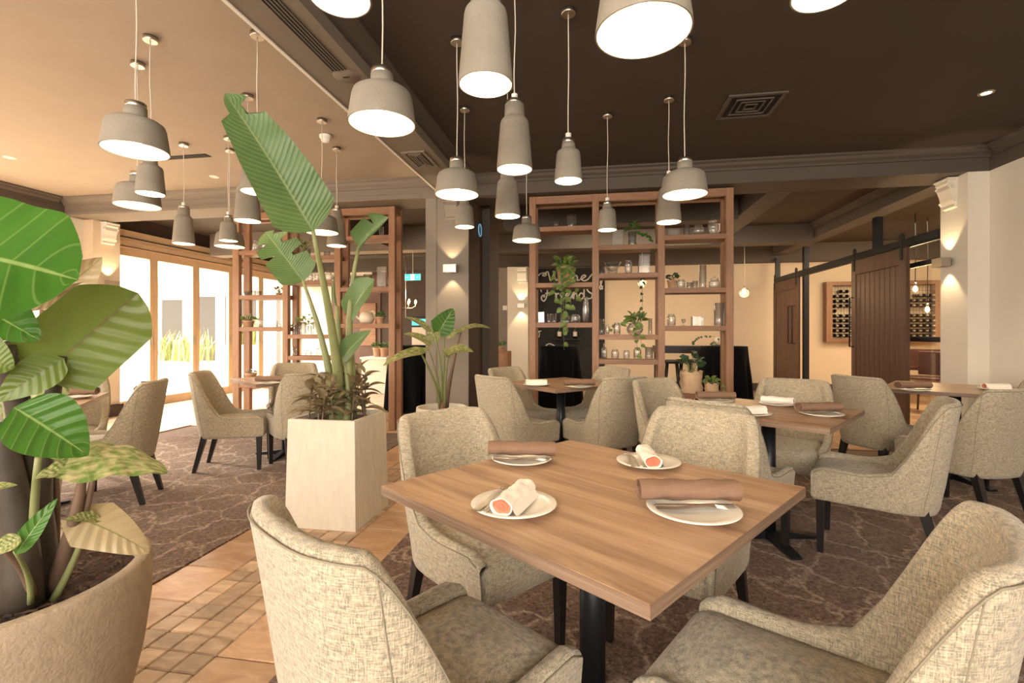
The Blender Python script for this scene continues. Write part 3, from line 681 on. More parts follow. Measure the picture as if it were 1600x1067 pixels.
# ------------------------------------------------------------------ tables
def table(C, half, ang, label, cat='table', side=None):
    """half: half diagonal of the square top, ang: direction of the corner towards the camera"""
    t = thing('dining_table', label, cat, (C[0], C[1], .006), math.radians(ang)+PI/4)
    s_ = half/math.sqrt(2)
    tp = MB().box(-s_, -s_, .716, s_, s_, .744).build('table_top', M['table'], t)
    e = MB(); e.box(-s_-.001, -s_-.001, .7165, s_+.001, -s_, .7425).box(-s_-.001, s_, .7165, s_+.001, s_+.001, .7425).box(-s_-.001, -s_, .7165, -s_, s_, .7425).box(s_, -s_, .7165, s_+.001, s_, .7425)
    e.build('edge_band', M['table_edge'], tp)
    MB().lathe([(.038, .02), (.038, .70)], 24).build('pedestal', M['black_metal'], t)
    MB().box(-.2, -.2, .70, .2, .2, .715).build('top_plate', M['black_metal'], t)
    b = MB(); r = half*.52
    for a in (45, 135, 225, 315):
        c, s2 = math.cos(math.radians(a)), math.sin(math.radians(a))
        nx, ny = -s2*.028, c*.028
        A = [(c*.03-nx, s2*.03-ny, .004), (c*r-nx, s2*r-ny, .004), (c*r+nx, s2*r+ny, .004), (c*.03+nx, s2*.03+ny, .004)]
        Bt = [(c*.03-nx, s2*.03-ny, .05), (c*r-nx, s2*r-ny, .016), (c*r+nx, s2*r+ny, .016), (c*.03+nx, s2*.03+ny, .05)]
        b.hexa(A, Bt)
    b.build('base', M['black_metal'], t)
    return t
TZ = .750
table((-.0065, 1.446), .62, -81, 'large square oak table in front with four place settings')
table((-.30, 4.40), .56, -90.5, 'square oak table in front of the open shelves and black cloth')
table((1.0, 3.05), .557, -81, 'oak table with a white and a brown napkin between green-grey chairs')
table((2.90, 4.52), .62, -81, 'oak table beside the white wall and sliding timber door')
table((-3.69, 2.57), .55, -6, 'pale lit table at the window behind the big leaves')
table((-3.0, 4.35), .55, -81, 'table with brown napkins behind the tall square planter')

# ------------------------------------------------------------------ place settings
PLM = MB().lathe([(.0, .004), (.07, .004), (.075, .0), (.078, .003), (.102, .010), (.132, .018), (.134, .0205), (.131, .0225), (.10, .0155), (.074, .008), (.0, .0075)], 48, caps=False).mesh('plate', M['plate'])
def roll_mesh(L, r, lining, main, flat=.8, folded=True):
    """rolled napkin along x with a visible spiral lining at the ends and a loose flap"""
    mb = MB(); n = 28; rows = []
    for i in range(13):
        x = -L/2+L*i/12; q = 1+.05*math.sin(i*1.7)+.03*math.cos(i*2.9); row = []
        for k in range(n):
            a = 2*PI*k/n; row.append(V((x, r*q*math.cos(a)*1.12, r*flat+r*flat*q*math.sin(a)+.002*math.sin(i*.9+k))))
        rows.append(row)
    mb.grid(rows, True, closed=True)
    inner = [[V((p.x-math.copysign(.012, p.x) if i in (0, 12) else p.x, p.y*.86, r*flat+(p.z-r*flat)*.86)) for p in rows[i]] for i in (0, 12)]
    for i, inn in ((0, inner[0]), (12, inner[1])):
        mb.grid([rows[i], [V((p.x, p.y*.88, r*flat+(p.z-r*flat)*.88)) for p in rows[i]], inn], True, closed=True)
    # flap lying beside the roll
    fl = []
    for i in range(7):
        x = -L/2*.96+L*.96*i/6
        fl.append([V((x, -r*1.05, r*.9)), V((x, -r*1.3, r*.35)), V((x, -r*1.6, .004+.001*math.sin(i))), V((x, -r*1.6, .0005)), V((x, -r*1.2, .0005))])
    if folded: mb.grid(fl, True)
    outer = mb.mesh('napkin', main)
    lins = []
    for s_ in (-1, 1):
        lb = MB()
        c = [V((s_*(L/2-.010), p.y*.87/1.0, r*flat+(p.z-r*flat)*.87)) for p in rows[0 if s_ < 0 else 12]]
        lb.add(c, [tuple(range(n))])
        sp_ = [V((s_*(L/2-.004), (.72*r*(1-k/26))*math.cos(k*.5)*1.1, r*flat+(.72*r*flat*(1-k/26))*math.sin(k*.5))) for k in range(24)]
        lb.tube(sp_, .0016, 4); lins.append(lb.mesh('lining', lining))
    return outer, lins
NW = roll_mesh(.21, .031, M['napkin_pink'], M['napkin_w'])
NB = roll_mesh(.30, .036, M['napkin_b'], M['napkin_b'], .8, False)
def fork_mesh():
    mb = MB()
    mb.add([(x, y*w_, z) for x, w_, z in ((0, .010, .004), (.05, .008, .003), (.10, .004, .008), (.13, .005, .010), (.145, .011, .008)) for y in (-1, 1)] , [(2*i, 2*i+1, 2*i+3, 2*i+2) for i in range(4)], True)
    mb.add([(x, y*w_, z-.002) for x, w_, z in ((0, .010, .004), (.05, .008, .003), (.10, .004, .008), (.13, .005, .010), (.145, .011, .008)) for y in (-1, 1)] , [(2*i, 2*i+2, 2*i+3, 2*i+1) for i in range(4)], True)
    for k in range(4):
        y = -.0095+k*.0063; mb.tube([(.144, y, .007), (.17, y, .003), (.192, y, .007)], [.0018, .0016, .0009], 5)
    return mb.mesh('fork', M['cutlery'])
def knife_mesh():
    mb = MB(); mb.box(0, -.006, 0, .09, .006, .005, .002)
    mb.hexa([(.09, -.005, .001), (.20, -.002, .001), (.21, .008, .001), (.09, .008, .001)], [(.09, -.005, .004), (.20, -.002, .002), (.21, .008, .002), (.09, .008, .003)])
    return mb.mesh('knife', M['cutlery'])
FK, KN = fork_mesh(), knife_mesh()
def setting(px, py, kind, deg, where, s=1.0, cut=True, offs=(0, 0)):
    p = onz(px, py, TZ+.01); z = TZ+.0005
    pl = tag(obj('plate', PLM, None, (p.x, p.y, z)), 'round white plate '+where, 'plate', 'plates on the dining tables')
    pl.scale = (s, s, s)
    a = math.radians(deg); me = NW if kind == 'w' else NB
    o = obj('napkin', me[0], None, (p.x+offs[0], p.y+offs[1], z+(.0225 if kind == 'b' else .012)), rz=a); o.scale = (s, s, s)
    tag(o, ('rolled white napkin ' if kind == 'w' else 'rolled brown napkin ')+where, 'napkin', ('white' if kind == 'w' else 'brown')+' napkins on the plates')
    for q_ in me[1]: obj('lining', q_, o)
    if cut:
        n_ = V((-math.sin(a), math.cos(a), 0))
        for me2, nm, off in ((FK, 'fork', .062), (KN, 'knife', .040)) if kind == 'w' else ((FK, 'fork', -.055), (KN, 'knife', -.040)):
            c = V((p.x+offs[0], p.y+offs[1], z+.0165))+n_*off-V((math.cos(a), math.sin(a), 0))*.095
            q = tag(obj(nm, me2, None, c, rz=a+(0 if nm == 'fork' else .05)), 'shiny steel '+nm+' '+where, nm, nm+'s on the plates')
    return pl
setting(803, 789, 'w', 78, 'on the front table near its window-side corner', .82)
setting(1083, 797, 'b', 8, 'on the front table at the corner towards the white wall', .84, offs=(-.005, .045))
setting(815, 717, 'b', 5, 'on the front table before the far window-side chair', .78, offs=(0, .01))
setting(1013, 722, 'w', 95, 'on the front table far corner', .80)
setting(1283, 647, 'b', 15, 'at the corner of the smaller table', .80, offs=(0, .03))
setting(1215, 631, 'w', 150, 'on the far side of the smaller table', .86)
setting(1172, 646, 'w', 20, 'half hidden by the low chair back on the smaller table', .8)
setting(1118, 626, 'b', 8, 'above the low chair back on the smaller table', .8)
setting(838, 601, 'w', 10, 'on the table before the shelves, column side', .85)
setting(905, 604, 'b', 12, 'on the table before the shelves, black cloth side', .85)
setting(1427, 609, 'b', 12, 'on the wall-side table near the sliding door', .85)
setting(1556, 608, 'w', 5, 'on the wall-side table close to the white wall', .85)
setting(118, 620, 'b', 25, 'on the window table behind the leaves', .85)
setting(424, 598, 'b', 12, 'on the planter-side table', .85)

# ------------------------------------------------------------------ pendant lamps
def lamp_meshes(kind):
    if kind == 'wide': R = [(.134, 0), (.132, .02), (.120, .105), (.113, .125), (.095, .137), (.060, .143), (.048, .152), (.045, .165), (.045, .198)]; cap = (.043, .198, .222)
    elif kind == 'tall': R = [(.093, 0), (.091, .03), (.074, .235), (.070, .25), (.062, .26), (.054, .266), (.052, .275), (.050, .335)]; cap = (.042, .335, .358)
    else: R = [(.078, 0), (.0765, .02), (.066, .15), (.061, .163), (.048, .172), (.040, .178), (.038, .188), (.036, .210)]; cap = (.033, .210, .235)
    n = 40
    outer = MB().lathe(R+[(.012, R[-1][1]+.001)], n, caps=False)
    t = .005
    rim = [(R[0][0], 0), (R[0][0]-t*.5, -.0015), (R[0][0]-t, 0)]
    outer.lathe(rim, n, caps=False)
    inner = MB().lathe([(max(r-t, .01), z-(t if 0 < i else 0)) for i, (r, z) in enumerate(R)]+[(.0, R[-1][1]-t)], n, caps=False)
    capm = MB().lathe([(cap[0]*.96, cap[1]), (cap[0], cap[1]+.003), (cap[0], cap[2]-.004), (cap[0]*.94, cap[2]), (.004, cap[2]+.001)], 24)
    bulb = MB().lathe([(.012, .085), (.014, .07), (.028, .045), (.031, .03), (.026, .013), (.012, .003), (.0, .001)], 16, caps=False)
    soc = MB().lathe([(.014, .084), (.016, .10), (.016, R[-1][1]-t)], 12, caps=False)
    canopy = MB().lathe([(.038, -.028), (.040, -.025), (.040, -.0005)], 24)
    return dict(shade=outer.mesh('shade', M['concrete']), lin=inner.mesh('lining', M['lamp_in']), cap=capm.mesh('cap', M['steel']), bulb=bulb.mesh('bulb', M['bulb']), soc=soc.mesh('socket', M['white']), can=canopy.mesh('canopy', M['steel']), top=cap[2])
LM = {k: lamp_meshes(k) for k in ('wide', 'tall', 'medium')}
RIMZ = 2.045
GL = {'wide': 'wide concrete pendants', 'tall': 'tall concrete pendants', 'medium': 'small concrete pendants'}
def pendant(kind, px, d, label, z=RIMZ, energy=4.0):
    p = at(px, 300, d); L = LM[kind]
    t = thing('pendant_lamp', label, 'lamp', (p.x, p.y, z), random.uniform(0, 6), GL[kind])
    obj('shade', L['shade'], t); ln = obj('lining', L['lin'], t); obj('cap', L['cap'], t)
    b = obj('bulb', L['bulb'], t); obj('socket', L['soc'], b); b.location.z = .03 if kind == 'wide' else .06
    H = CEIL-z
    amp = .004; pts = []
    for k in range(9):
        q = k/8.0; pts.append((amp*math.sin(q*PI*2.0+px)*math.sin(q*PI), amp*math.cos(q*5+px)*math.sin(q*PI), L['top']+(H-.026-L['top'])*q))
    MB().tube(pts, .0032, 6).build('flex', M['cord'], t)
    obj('canopy', L['can'], t, (0, 0, H))
    l = bpy.data.lights.new('lamp_light', 'POINT'); l.energy = energy; l.color = (1, .72, .42); l.shadow_soft_size = .022
    lo = bpy.data.objects.new('lamp_light', l); col.objects.link(lo); lo.parent = t
    lo.location = (0, 0, .035 if kind == 'wide' else .045)
    return t
def dcan(y): return 1368.0/(HY-y)
pendant('wide', 212, 2.26, 'wide grey concrete pendant high over the window side, whose flex leaves the picture')
pendant('medium', 235, 2.96, 'small pendant just below the big wide one near the window')
pendant('wide', 215, 3.24, 'wide pendant partly hidden behind the small one near the window')
pendant('tall', 287, 4.62, 'tall pendant hanging alone in front of the folding glass doors')
pendant('tall', 402, 2.92, 'tall pendant directly behind the tip side of the giant leaf')
pendant('tall', 387, 3.68, 'tall pendant below and behind the one by the giant leaf')
pendant('medium', 357, 4.47, 'small pendant overlapping a wide one before the glass doors')
pendant('wide', 359, 4.77, 'wide pendant behind a small one before the glass doors')
pendant('wide', 503, 4.10, 'wide pendant touching the lower end of the giant leaf')
pendant('tall', 526, 4.73, 'tall pendant behind the wide one at the giant leaf stalk')
pendant('medium', 531, 1.23, 'bright shade cut by the top edge beside the long beam')
pendant('wide', 597, 1.97, 'wide pendant under the long beam with its lit inside in view')
pendant('tall', 759, 1.66, 'largest tall pendant at the top middle')
pendant('tall', 804, 2.52, 'tall pendant hanging just under the largest tall one')
pendant('wide', 1005, 1.37, 'huge wide pendant at the top with its bulb in view')
pendant('wide', 714, 2.98, 'wide pendant in front of the grey column head')
pendant('medium', 726, 3.886, 'small pendant below the wide one at the grey column')
pendant('tall', 793, 3.53, 'tall pendant beneath two others, level with the shelf top')
pendant('wide', 823, 4.46, 'wide pendant at the window-side post of the far shelves')
pendant('medium', 888, 2.71, 'small pendant against the dark bulkhead with a long flex')
pendant('medium', 949, 4.0, 'small pendant in front of the upper glass shelves')
pendant('tall', 1045, 3.72, 'tall pendant half covered by a wide one before the shelves')
pendant('wide', 1070, 2.98, 'wide pendant in front of the shelf top towards the white wall')
pendant('medium', 1290, 1.21, 'lit rim of a shade peeping in at the top towards the white wall')

# ------------------------------------------------------------------ open timber shelving
YU = 5.53; DU = .26; HU = BB-.012
KIND = {1: [2.41, 1.77, 1.315], 2: [2.18, 1.865, 1.18, .905], 3: [2.27, 1.69, 1.275, .54]}
def shelf_unit(xs, kinds, label, y0):
    """xs: the outer faces of the uprights"""
    u = thing('open_shelf_unit', label, 'shelving', (xs[0][0], y0, 0))
    X = xs[0][0]
    for (a, b) in xs:
        for yy in (0, DU-.06): MB().box(a-X, yy, 0, b-X, yy+.06, HU, .003).build('post', M['oak'], u)
        MB().box(a-X+.01, .06, .0, b-X-.01, DU-.06, .07).box(a-X+.01, .06, HU-.08, b-X-.01, DU-.06, HU).build('cross_rail', M['oak_h'], u)
    for i, k in enumerate(kinds):
        a, b = xs[i][1]-X, xs[i+1][0]-X
        for yy in (0, DU-.06): MB().box(a, yy+.001, HU-.085, b, yy+.059, HU-.001, .003).build('top_rail', M['oak_h'], u)
        for z in KIND[k]:
            MB().box(a-.02, .004, z-.055, b+.02, DU-.004, z, .003).build('shelf', M['oak_h'], u)
    return u
def xr(px, y=YU): return ony(px, 500, y).x
XR_ = [(xr(827), xr(837)), (xr(925.3), xr(936)), (xr(1028.2), xr(1039)), (xr(1134.8), xr(1146.5))]
shelf_unit(XR_, [1, 2, 3], 'tall open oak shelving with three bays of glassware before the chalkboard', YU)
YL = 5.65
XL_ = [(xr(363, YL), xr(373, YL)), (xr(441, YL), xr(449.5, YL)), (xr(522, YL), xr(531.5, YL)), (xr(607, YL), xr(616.7, YL))]
shelf_unit(XL_, [3, 2, 1], 'tall open oak shelving near the courtyard doors, seen behind the planter', YL)

# ------------------------------------------------------------------ glassware
def vessel(kind, r, h):
    t = min(.004, r*.15)
    if kind == 'tumbler': p = [(0, 0), (r*.9, 0), (r*.93, .004), (r, h), (r-t, h), (r*.93-t, .012), (0, .012)]
    elif kind == 'cylinder': p = [(0, 0), (r*.97, 0), (r, .004), (r, h), (r-t, h), (r-t, .01), (0, .01)]
    elif kind == 'square': p = [(0, 0), (r*.97, 0), (r, .004), (r, h), (r-t, h), (r-t, .012), (0, .012)]
    elif kind == 'jar': p = [(0, 0), (r*.9, 0), (r, .01), (r, h*.74), (r*.93, h*.83), (r*.7, h*.88), (r*.7, h*.97), (r*.76, h*.98), (r*.76, h), (r*.64, h), (r*.64, h*.88), (r*.9, h*.8), (r-t, h*.72), (r-t, .014), (0, .014)]
    elif kind == 'bottle': p = [(0, 0), (r*.9, 0), (r, .01), (r, h*.55), (r*.8, h*.66), (r*.32, h*.78), (r*.3, h*.97), (r*.36, h), (r*.22, h), (r*.22, h*.78), (r*.72, h*.64), (r-t, h*.52), (r-t, .014), (0, .014)]
    elif kind == 'globe': p = [(0, 0), (r*.55, 0), (r*.85, h*.18), (r, h*.45), (r*.93, h*.7), (r*.68, h*.92), (r*.70, h), (r*.62, h), (r*.62, h*.92), (r*.88, h*.68), (r-t, h*.45), (r*.8, h*.2), (0, .012)]
    elif kind == 'bowl': p = [(0, 0), (r*.45, 0), (r*.5, .01), (r*.62, h*.35), (r, h), (r*.93, h), (r*.55, h*.38), (0, .03)]
    elif kind == 'goblet': p = [(0, 0), (r*.8, 0), (r*.75, .005), (r*.2, h*.2), (r*.2, h*.35), (r*.7, h*.55), (r, h), (r-t, h), (r*.6, h*.56), (0, h*.42)]
    elif kind == 'urn': p = [(0, 0), (r*.6, 0), (r*.75, h*.1), (r, h*.5), (r*.8, h*.85), (r*.6, h*.93), (r*.66, h), (r*.56, h), (r*.55, h*.92), (r*.9, h*.5), (r*.6, h*.1), (0, .02)]
    n = 4 if kind == 'square' else 20
    mb = MB().lathe(p, n, caps=False, smooth=kind != 'square', axis=Matrix.Rotation(PI/4, 3, 'Z') if n == 4 else None)
    return mb
NM = dict(tumbler='glass_tumbler', cylinder='glass_vase', square='glass_vase', jar='glass_jar', bottle='glass_bottle', globe='round_glass_vase', bowl='glass_bowl', goblet='glass_goblet', urn='slender_glass_vase')
def glass(kind, px, w, h, z, y0, where, dy=.13, matl='glass', desc=None, lid=False):
    """px: centre in the photo, w, h: metres"""
    x = ony(px, 500, y0+dy).x
    r = w/2*(1.414 if kind == 'square' else 1)
    o = vessel(kind, r, h).build(NM[kind] if matl == 'glass' else 'ceramic_vase', M[matl], None, (x, y0+dy, z+.0005))
    tag(o, (desc or {'tumbler': 'clear glass tumbler', 'cylinder': 'straight clear glass vase', 'square': 'square clear glass vase', 'jar': 'clear glass jar', 'bottle': 'clear glass bottle', 'globe': 'round clear glass vase', 'bowl': 'flared clear glass bowl', 'goblet': 'small footed glass', 'urn': 'slender curved glass vase'}[kind])+' '+where,
        {'tumbler': 'glass', 'jar': 'jar', 'bottle': 'bottle', 'bowl': 'bowl', 'goblet': 'glass'}.get(kind, 'vase'), 'glassware on the open shelves')
    if lid:
        MB().lathe([(r*.78, h), (r*.80, h+.004), (r*.78, h+.012), (r*.2, h+.016), (r*.2, h+.035), (0, h+.037)], 16, caps=False).build('lid', M['glass'], o)
    return o
def pxm(y): return 760/ y
k_ = 1/142.0          # metres per pixel at the shelving before the chalkboard
def gr(kind, px, wp, hp, z, where, **kw): return glass(kind, px, wp*k_, hp*k_, z, YU, where, **kw)
A1, A2, A3 = 'top shelf of the column bay', 'middle shelf of the column bay', 'lowest shelf of the column bay'
gr('bowl', 869, 14, 10, 2.41, 'on the '+A1, desc='small upturned glass dish')
gr('tumbler', 893, 17, 21, 2.41, 'on the '+A1)
gr('square', 846, 10, 18, 1.315, 'of pebbles, first on the '+A3)
gr('cylinder', 858, 7, 15, 1.315, 'second on the '+A3)
gr('cylinder', 866, 7, 15, 1.315, 'third on the '+A3)
gr('cylinder', 880, 10, 15, 1.315, 'behind trailing stems, '+A3)
gr('tumbler', 887, 7, 11, 1.315, 'beside trailing stems, '+A3)
gr('jar', 899, 15, 14, 1.315, 'squat one on the '+A3)
gr('urn', 915, 11, 42, 1.315, 'tallest on the '+A3)
B1, B2, B3, B4 = 'top shelf of the middle bay', 'second shelf of the middle bay', 'third shelf of the middle bay', 'lowest shelf of the middle bay'
gr('square', 965, 17, 26, 2.18, 'on the '+B1)
gr('cylinder', 988, 13, 23, 2.18, 'holding green stems on the '+B1)
gr('cylinder', 940, 9, 14, 1.865, 'first on the '+B2)
gr('bowl', 957, 28, 19, 1.865, 'on the '+B2)
gr('jar', 982, 12, 22, 1.865, 'on the '+B2, lid=False)
gr('square', 1006, 17, 30, 1.865, 'on the '+B2)
gr('cylinder', 940, 8, 25, 1.18, 'beside the post on the '+B3)
gr('urn', 949, 8, 16, 1.18, 'with a bent twig on the '+B3)
gr('jar', 964, 11, 19, 1.18, 'on the '+B3)
gr('globe', 992, 26, 18, 1.18, 'holding a leafy cutting on the '+B3)
gr('cylinder', 1016, 6, 26, 1.18, 'thin, last on the '+B3)
gr('bottle', 944, 9, 26, .905, 'first on the '+B4)
gr('jar', 961, 12, 15, .905, 'second on the '+B4)
gr('jar', 979, 10, 14, .905, 'third on the '+B4)
gr('jar', 996, 12, 18, .905, 'holding a stem on the '+B4)
gr('cylinder', 1014, 12, 19, .905, 'last on the '+B4)
C1, C2, C3 = 'top shelf of the wall-side bay', 'second shelf of the wall-side bay', 'third shelf of the wall-side bay'
gr('square', 1052, 17, 12, 2.27, 'low wide one on the '+C1)
gr('cylinder', 1073, 10, 20, 2.27, 'on the '+C1)
gr('globe', 1091, 19, 17, 2.27, 'upturned fish bowl on the '+C1)
gr('jar', 1114, 17, 22, 2.27, 'with clamp lid on the '+C1, lid=True)
gr('jar', 1064, 13, 15, 1.69, 'first on the '+C2)
gr('tumbler', 1077, 9, 10, 1.69, 'second on the '+C2)
gr('tumbler', 1086, 9, 12, 1.69, 'third on the '+C2)
gr('cylinder', 1098, 11, 37, 1.69, 'tall one on the '+C2)
gr('jar', 1116, 16, 14, 1.69, 'with a lid on the '+C2, lid=True)
gr('jar', 1049, 13, 19, 1.275, 'first on the '+C3)
gr('goblet', 1068, 7, 11, 1.275, 'on the '+C3)
gr('square', 1089, 16, 15, 1.275, 'metal footed, on the '+C3)
gr('cylinder', 1124, 16, 36, 1.275, 'ribbed tall one on the '+C3)
k2_ = 1/124.0
def gl_(kind, px, wp, hp, z, where, **kw): return glass(kind, px, wp*k2_, hp*k2_, z, YL, where, **kw)
D = ', courtyard side'
gl_('jar', 401, 14, 18, 2.27, 'first on the top end-bay shelf'+D)
gl_('globe', 418, 18, 20, 2.27, 'second on the top end-bay shelf'+D)
gl_('tumbler', 385, 8, 10, 1.67, 'first on the second end-bay shelf'+D)
gl_('tumbler', 396, 8, 11, 1.67, 'second on the second end-bay shelf'+D)
gl_('tumbler', 405, 8, 10, 1.67, 'third on the second end-bay shelf'+D)
gl_('jar', 407, 11, 17, 1.26, 'first on the third end-bay shelf'+D)
gl_('square', 423, 16, 12, 1.26, 'second on the third end-bay shelf'+D)
gl_('jar', 437, 6, 8, 1.26, 'last on the third end-bay shelf'+D)
gl_('cylinder', 481, 8, 14, 2.18, 'on the top middle-bay shelf'+D)
gl_('tumbler', 511, 10, 8, 2.18, 'last on the top middle-bay shelf'+D)
gl_('jar', 485, 9, 12, 1.865, 'first on the second middle-bay shelf'+D)
gl_('jar', 495, 8, 12, 1.865, 'second on the second middle-bay shelf'+D)
gl_('jar', 513, 14, 13, 1.865, 'lidded on the second middle-bay shelf'+D, lid=True)
gl_('cylinder', 463, 7, 15, 1.18, 'first on the third middle-bay shelf'+D)
gl_('cylinder', 473, 11, 20, 1.18, 'second on the third middle-bay shelf'+D)
gl_('cylinder', 484, 7, 14, 1.18, 'third on the third middle-bay shelf'+D)
gl_('cylinder', 494, 11, 20, 1.18, 'fourth on the third middle-bay shelf'+D)
gl_('cylinder', 460, 6, 14, .905, 'first on the lowest middle-bay shelf'+D)
gl_('jar', 482, 10, 9, .905, 'second on the lowest middle-bay shelf'+D)
gl_('bottle', 500, 12, 18, .905, 'flask on the lowest middle-bay shelf'+D)
gl_('square', 578, 9, 15, 2.41, 'first on the top column-side shelf'+D)
gl_('cylinder', 596, 8, 16, 2.41, 'second on the top column-side shelf'+D)
gl_('jar', 553, 14, 20, 1.77, 'first on the second column-side shelf'+D)
gl_('cylinder', 575, 14, 21, 1.77, 'second on the second column-side shelf'+D)
gl_('square', 599, 15, 32, 1.77, 'large one on the second column-side shelf'+D)

# ------------------------------------------------------------------ leaves
def leaf(mb, base, tip, width, up=(0, 0, 1), bend=.12, fold=.25, shape='ovate', droop=0, ripple=0.0, nr=14, nc=8, freq=9, torn=(), curl=0.0):
    """blade from base to tip; up: blade normal; bend: arch of the midrib; fold: how far the halves rise"""
    base, tip, up = V(base), V(tip), V(up).normalized(); L = (tip-base).length; ax = (tip-base).normalized()
    up = (up-ax*up.dot(ax)).normalized(); side = ax.cross(up).normalized()
    rows = []; uvs = []
    ph = random.uniform(0, 6)
    for i in range(nr+1):
        s_ = i/nr
        c = base+ax*L*s_+up*(bend*L*4*s_*(1-s_)-droop*L*s_*s_)
        if shape == 'ovate': wv = math.sin(PI*min(1, s_**.62))**.8
        elif shape == 'heart': wv = (1-s_)**.62*min(1, .30+s_*3.2)*1.12 if s_ > 0 else .30
        elif shape == 'banana': wv = min(1, (s_*8)**.55)*(1-.60*s_**1.9)*min(1, ((1-s_)*14))**.5
        elif shape == 'oblong': wv = min(1, (s_*7)**.6)*min(1, ((1-s_)*4.2))**.55
        else: wv = math.sin(PI*s_**.8)**.9*1.0
        wv = max(wv, .012) if 0 < i < nr else (.3 if shape == 'heart' and i == 0 else .012)
        row = []; ur = []
        for k in range(-nc//2, nc//2+1):
            q = k/(nc/2); hw = width/2*wv
            for (a, b, sd, f) in torn:
                if a < s_ < b and q*sd > 0: hw *= 1-(1-f)*abs(q)
            back = -.16*L*abs(q)**1.5*(1-s_)**5 if shape == 'heart' else 0
            rp = ripple*width*abs(q)*math.sin(s_*freq*2+ph+(1.3 if q > 0 else 0))
            p = c+side*(q*hw*math.cos(fold*abs(q)))+up*(abs(q)*hw*math.sin(fold)-curl*hw*q*q+rp)+ax*back
            row.append(p); ur.append((s_, q))
        rows.append(row); uvs.append(ur)
    mb.grid(rows, True, uvs)
    return mb
def petiole(pts, r0, r1, n=8):
    m = 8; P = [V(p) for p in pts]; out_ = []; rad = []
    for i in range(m+1):
        t = i/m
        if len(P) == 2: p = P[0].lerp(P[1], t)
        elif len(P) == 3: p = P[0]*(1-t)**2+P[1]*2*t*(1-t)+P[2]*t*t
        else: p = P[0]*(1-t)**3+P[1]*3*t*(1-t)**2+P[2]*3*t*t*(1-t)+P[3]*t**3
        out_.append(p); rad.append(r0+(r1-r0)*t)
    return MB().tube(out_, rad, n)
CAMR = V((math.cos(YAW), math.sin(YAW), 0)); CAMF = V((-math.sin(YAW), math.cos(YAW), 0)); UP = V((0, 0, 1))
def dirn(r, f, u): return (CAMR*r+CAMF*f+UP*u).normalized()

# big round pot by the camera
pc = V((-1.577, 1.04, 0))
pot = thing('round_planter', 'large round cast stone planter with mulch cut by the picture corner', 'planter', (pc.x, pc.y, 0))
RR = .345
prof = [(0, 0), (.235, 0), (.25, .012), (.29, .12), (.325, .28), (.343, .42), (.345, .50), (.342, .545), (.338, .55), (.312, .55), (.308, .545), (.305, .45), (0, .45)]
MB().lathe(prof, 64, caps=False).build('pot', M['terrazzo'], pot)
sm_ = MB(); rows = []
for i in range(15):
    r = .306*i/14; rows.append([V((r*math.cos(2*PI*k/48), r*math.sin(2*PI*k/48), .492+.012*random.random()+(.012*(1-i/14)))) for k in range(48)])
sm_.grid(rows, True, closed=True).build('soil', M['soil'], pot)
ch_ = MB()
for _ in range(420):
    a, r = random.uniform(0, 6.28), .295*math.sqrt(random.random()); x, y_, z = r*math.cos(a), r*math.sin(a), .504+.008*random.random(); t = random.uniform(0, 3.1); l_ = random.uniform(.006, .02); wd = random.uniform(.002, .005)
    cx_, sx_ = math.cos(t)*l_, math.sin(t)*l_; nx, ny = -math.sin(t)*wd, math.cos(t)*wd; dz = random.uniform(-.003, .006)
    ch_.add([(x-cx_-nx, y_-sx_-ny, z), (x+cx_-nx, y_+sx_-ny, z+dz), (x+cx_+nx, y_+sx_+ny, z+dz+.002), (x-cx_+nx, y_-sx_+ny, z+.002), (x, y_, z+.006)], [(0, 1, 4), (1, 2, 4), (2, 3, 4), (3, 0, 4)])
o = ch_.build('mulch', M['chip'], pot); o['kind'] = 'stuff'
alo = thing('elephant_ear_plant', 'large elephant ear plant with broad bright leaves in the round corner planter', 'plant', (pc.x, pc.y, .49))
def rel(p, o=(pc.x, pc.y, .49)): return V(p)-V(o)
def aleaf(b, bd, t, td, w_, up, m, **kw):
    mb = MB(); leaf(mb, rel(at(b[0], b[1], bd)), rel(at(t[0], t[1], td)), w_, dirn(*up), **kw)
    return mb.build('leaf', M[m], alo)
aleaf((-150, 380), 1.00, (122, 438), 1.10, .30, (.50, -.70, .45), 'leaf', bend=.06, fold=.12, shape='oblong', nr=22, nc=12, ripple=.012)
aleaf((62, 482), 1.52, (160, 402), 1.60, .15, (.45, -.80, -.35), 'leaf_tan', bend=.06, fold=.5, shape='ovate')
aleaf((118, 448), 1.48, (14, 488), 1.40, .07, (.3, -.5, -.8), 'leaf_tan', bend=.05, fold=.3, shape='heart')
aleaf((60, 592), 1.20, (216, 458), 1.30, .205, (.60, -.76, -.12), 'leaf_olive', bend=-.03, fold=.12, shape='oblong', nr=22, nc=12, ripple=.012)
aleaf((100, 560), 1.20, (-6, 628), 1.13, .09, (.55, -.8, .2), 'leaf_olive', bend=.06, fold=.2, shape='ovate')
aleaf((-50, 470), 1.12, (62, 532), 1.16, .165, (.5, -.75, .35), 'leaf', bend=.06, fold=.2, shape='heart')
aleaf((-30, 560), 1.10, (22, 575), 1.12, .12, (.4, -.8, .3), 'leaf_olive', bend=.1, fold=.25, shape='heart')
aleaf((72, 590), 1.36, (20, 672), 1.30, .17, (.45, -.75, .45), 'leaf_var', bend=.08, fold=.25, shape='heart', ripple=.02)
aleaf((128, 588), 1.5, (70, 604), 1.48, .10, (.5, -.6, .6), 'leaf_var', bend=.1, fold=.3, shape='heart')
aleaf((22, 636), 1.08, (138, 712), 1.16, .150, (.45, -.72, .50), 'leaf', bend=.05, fold=.30, shape='ovate', nr=18, nc=12)
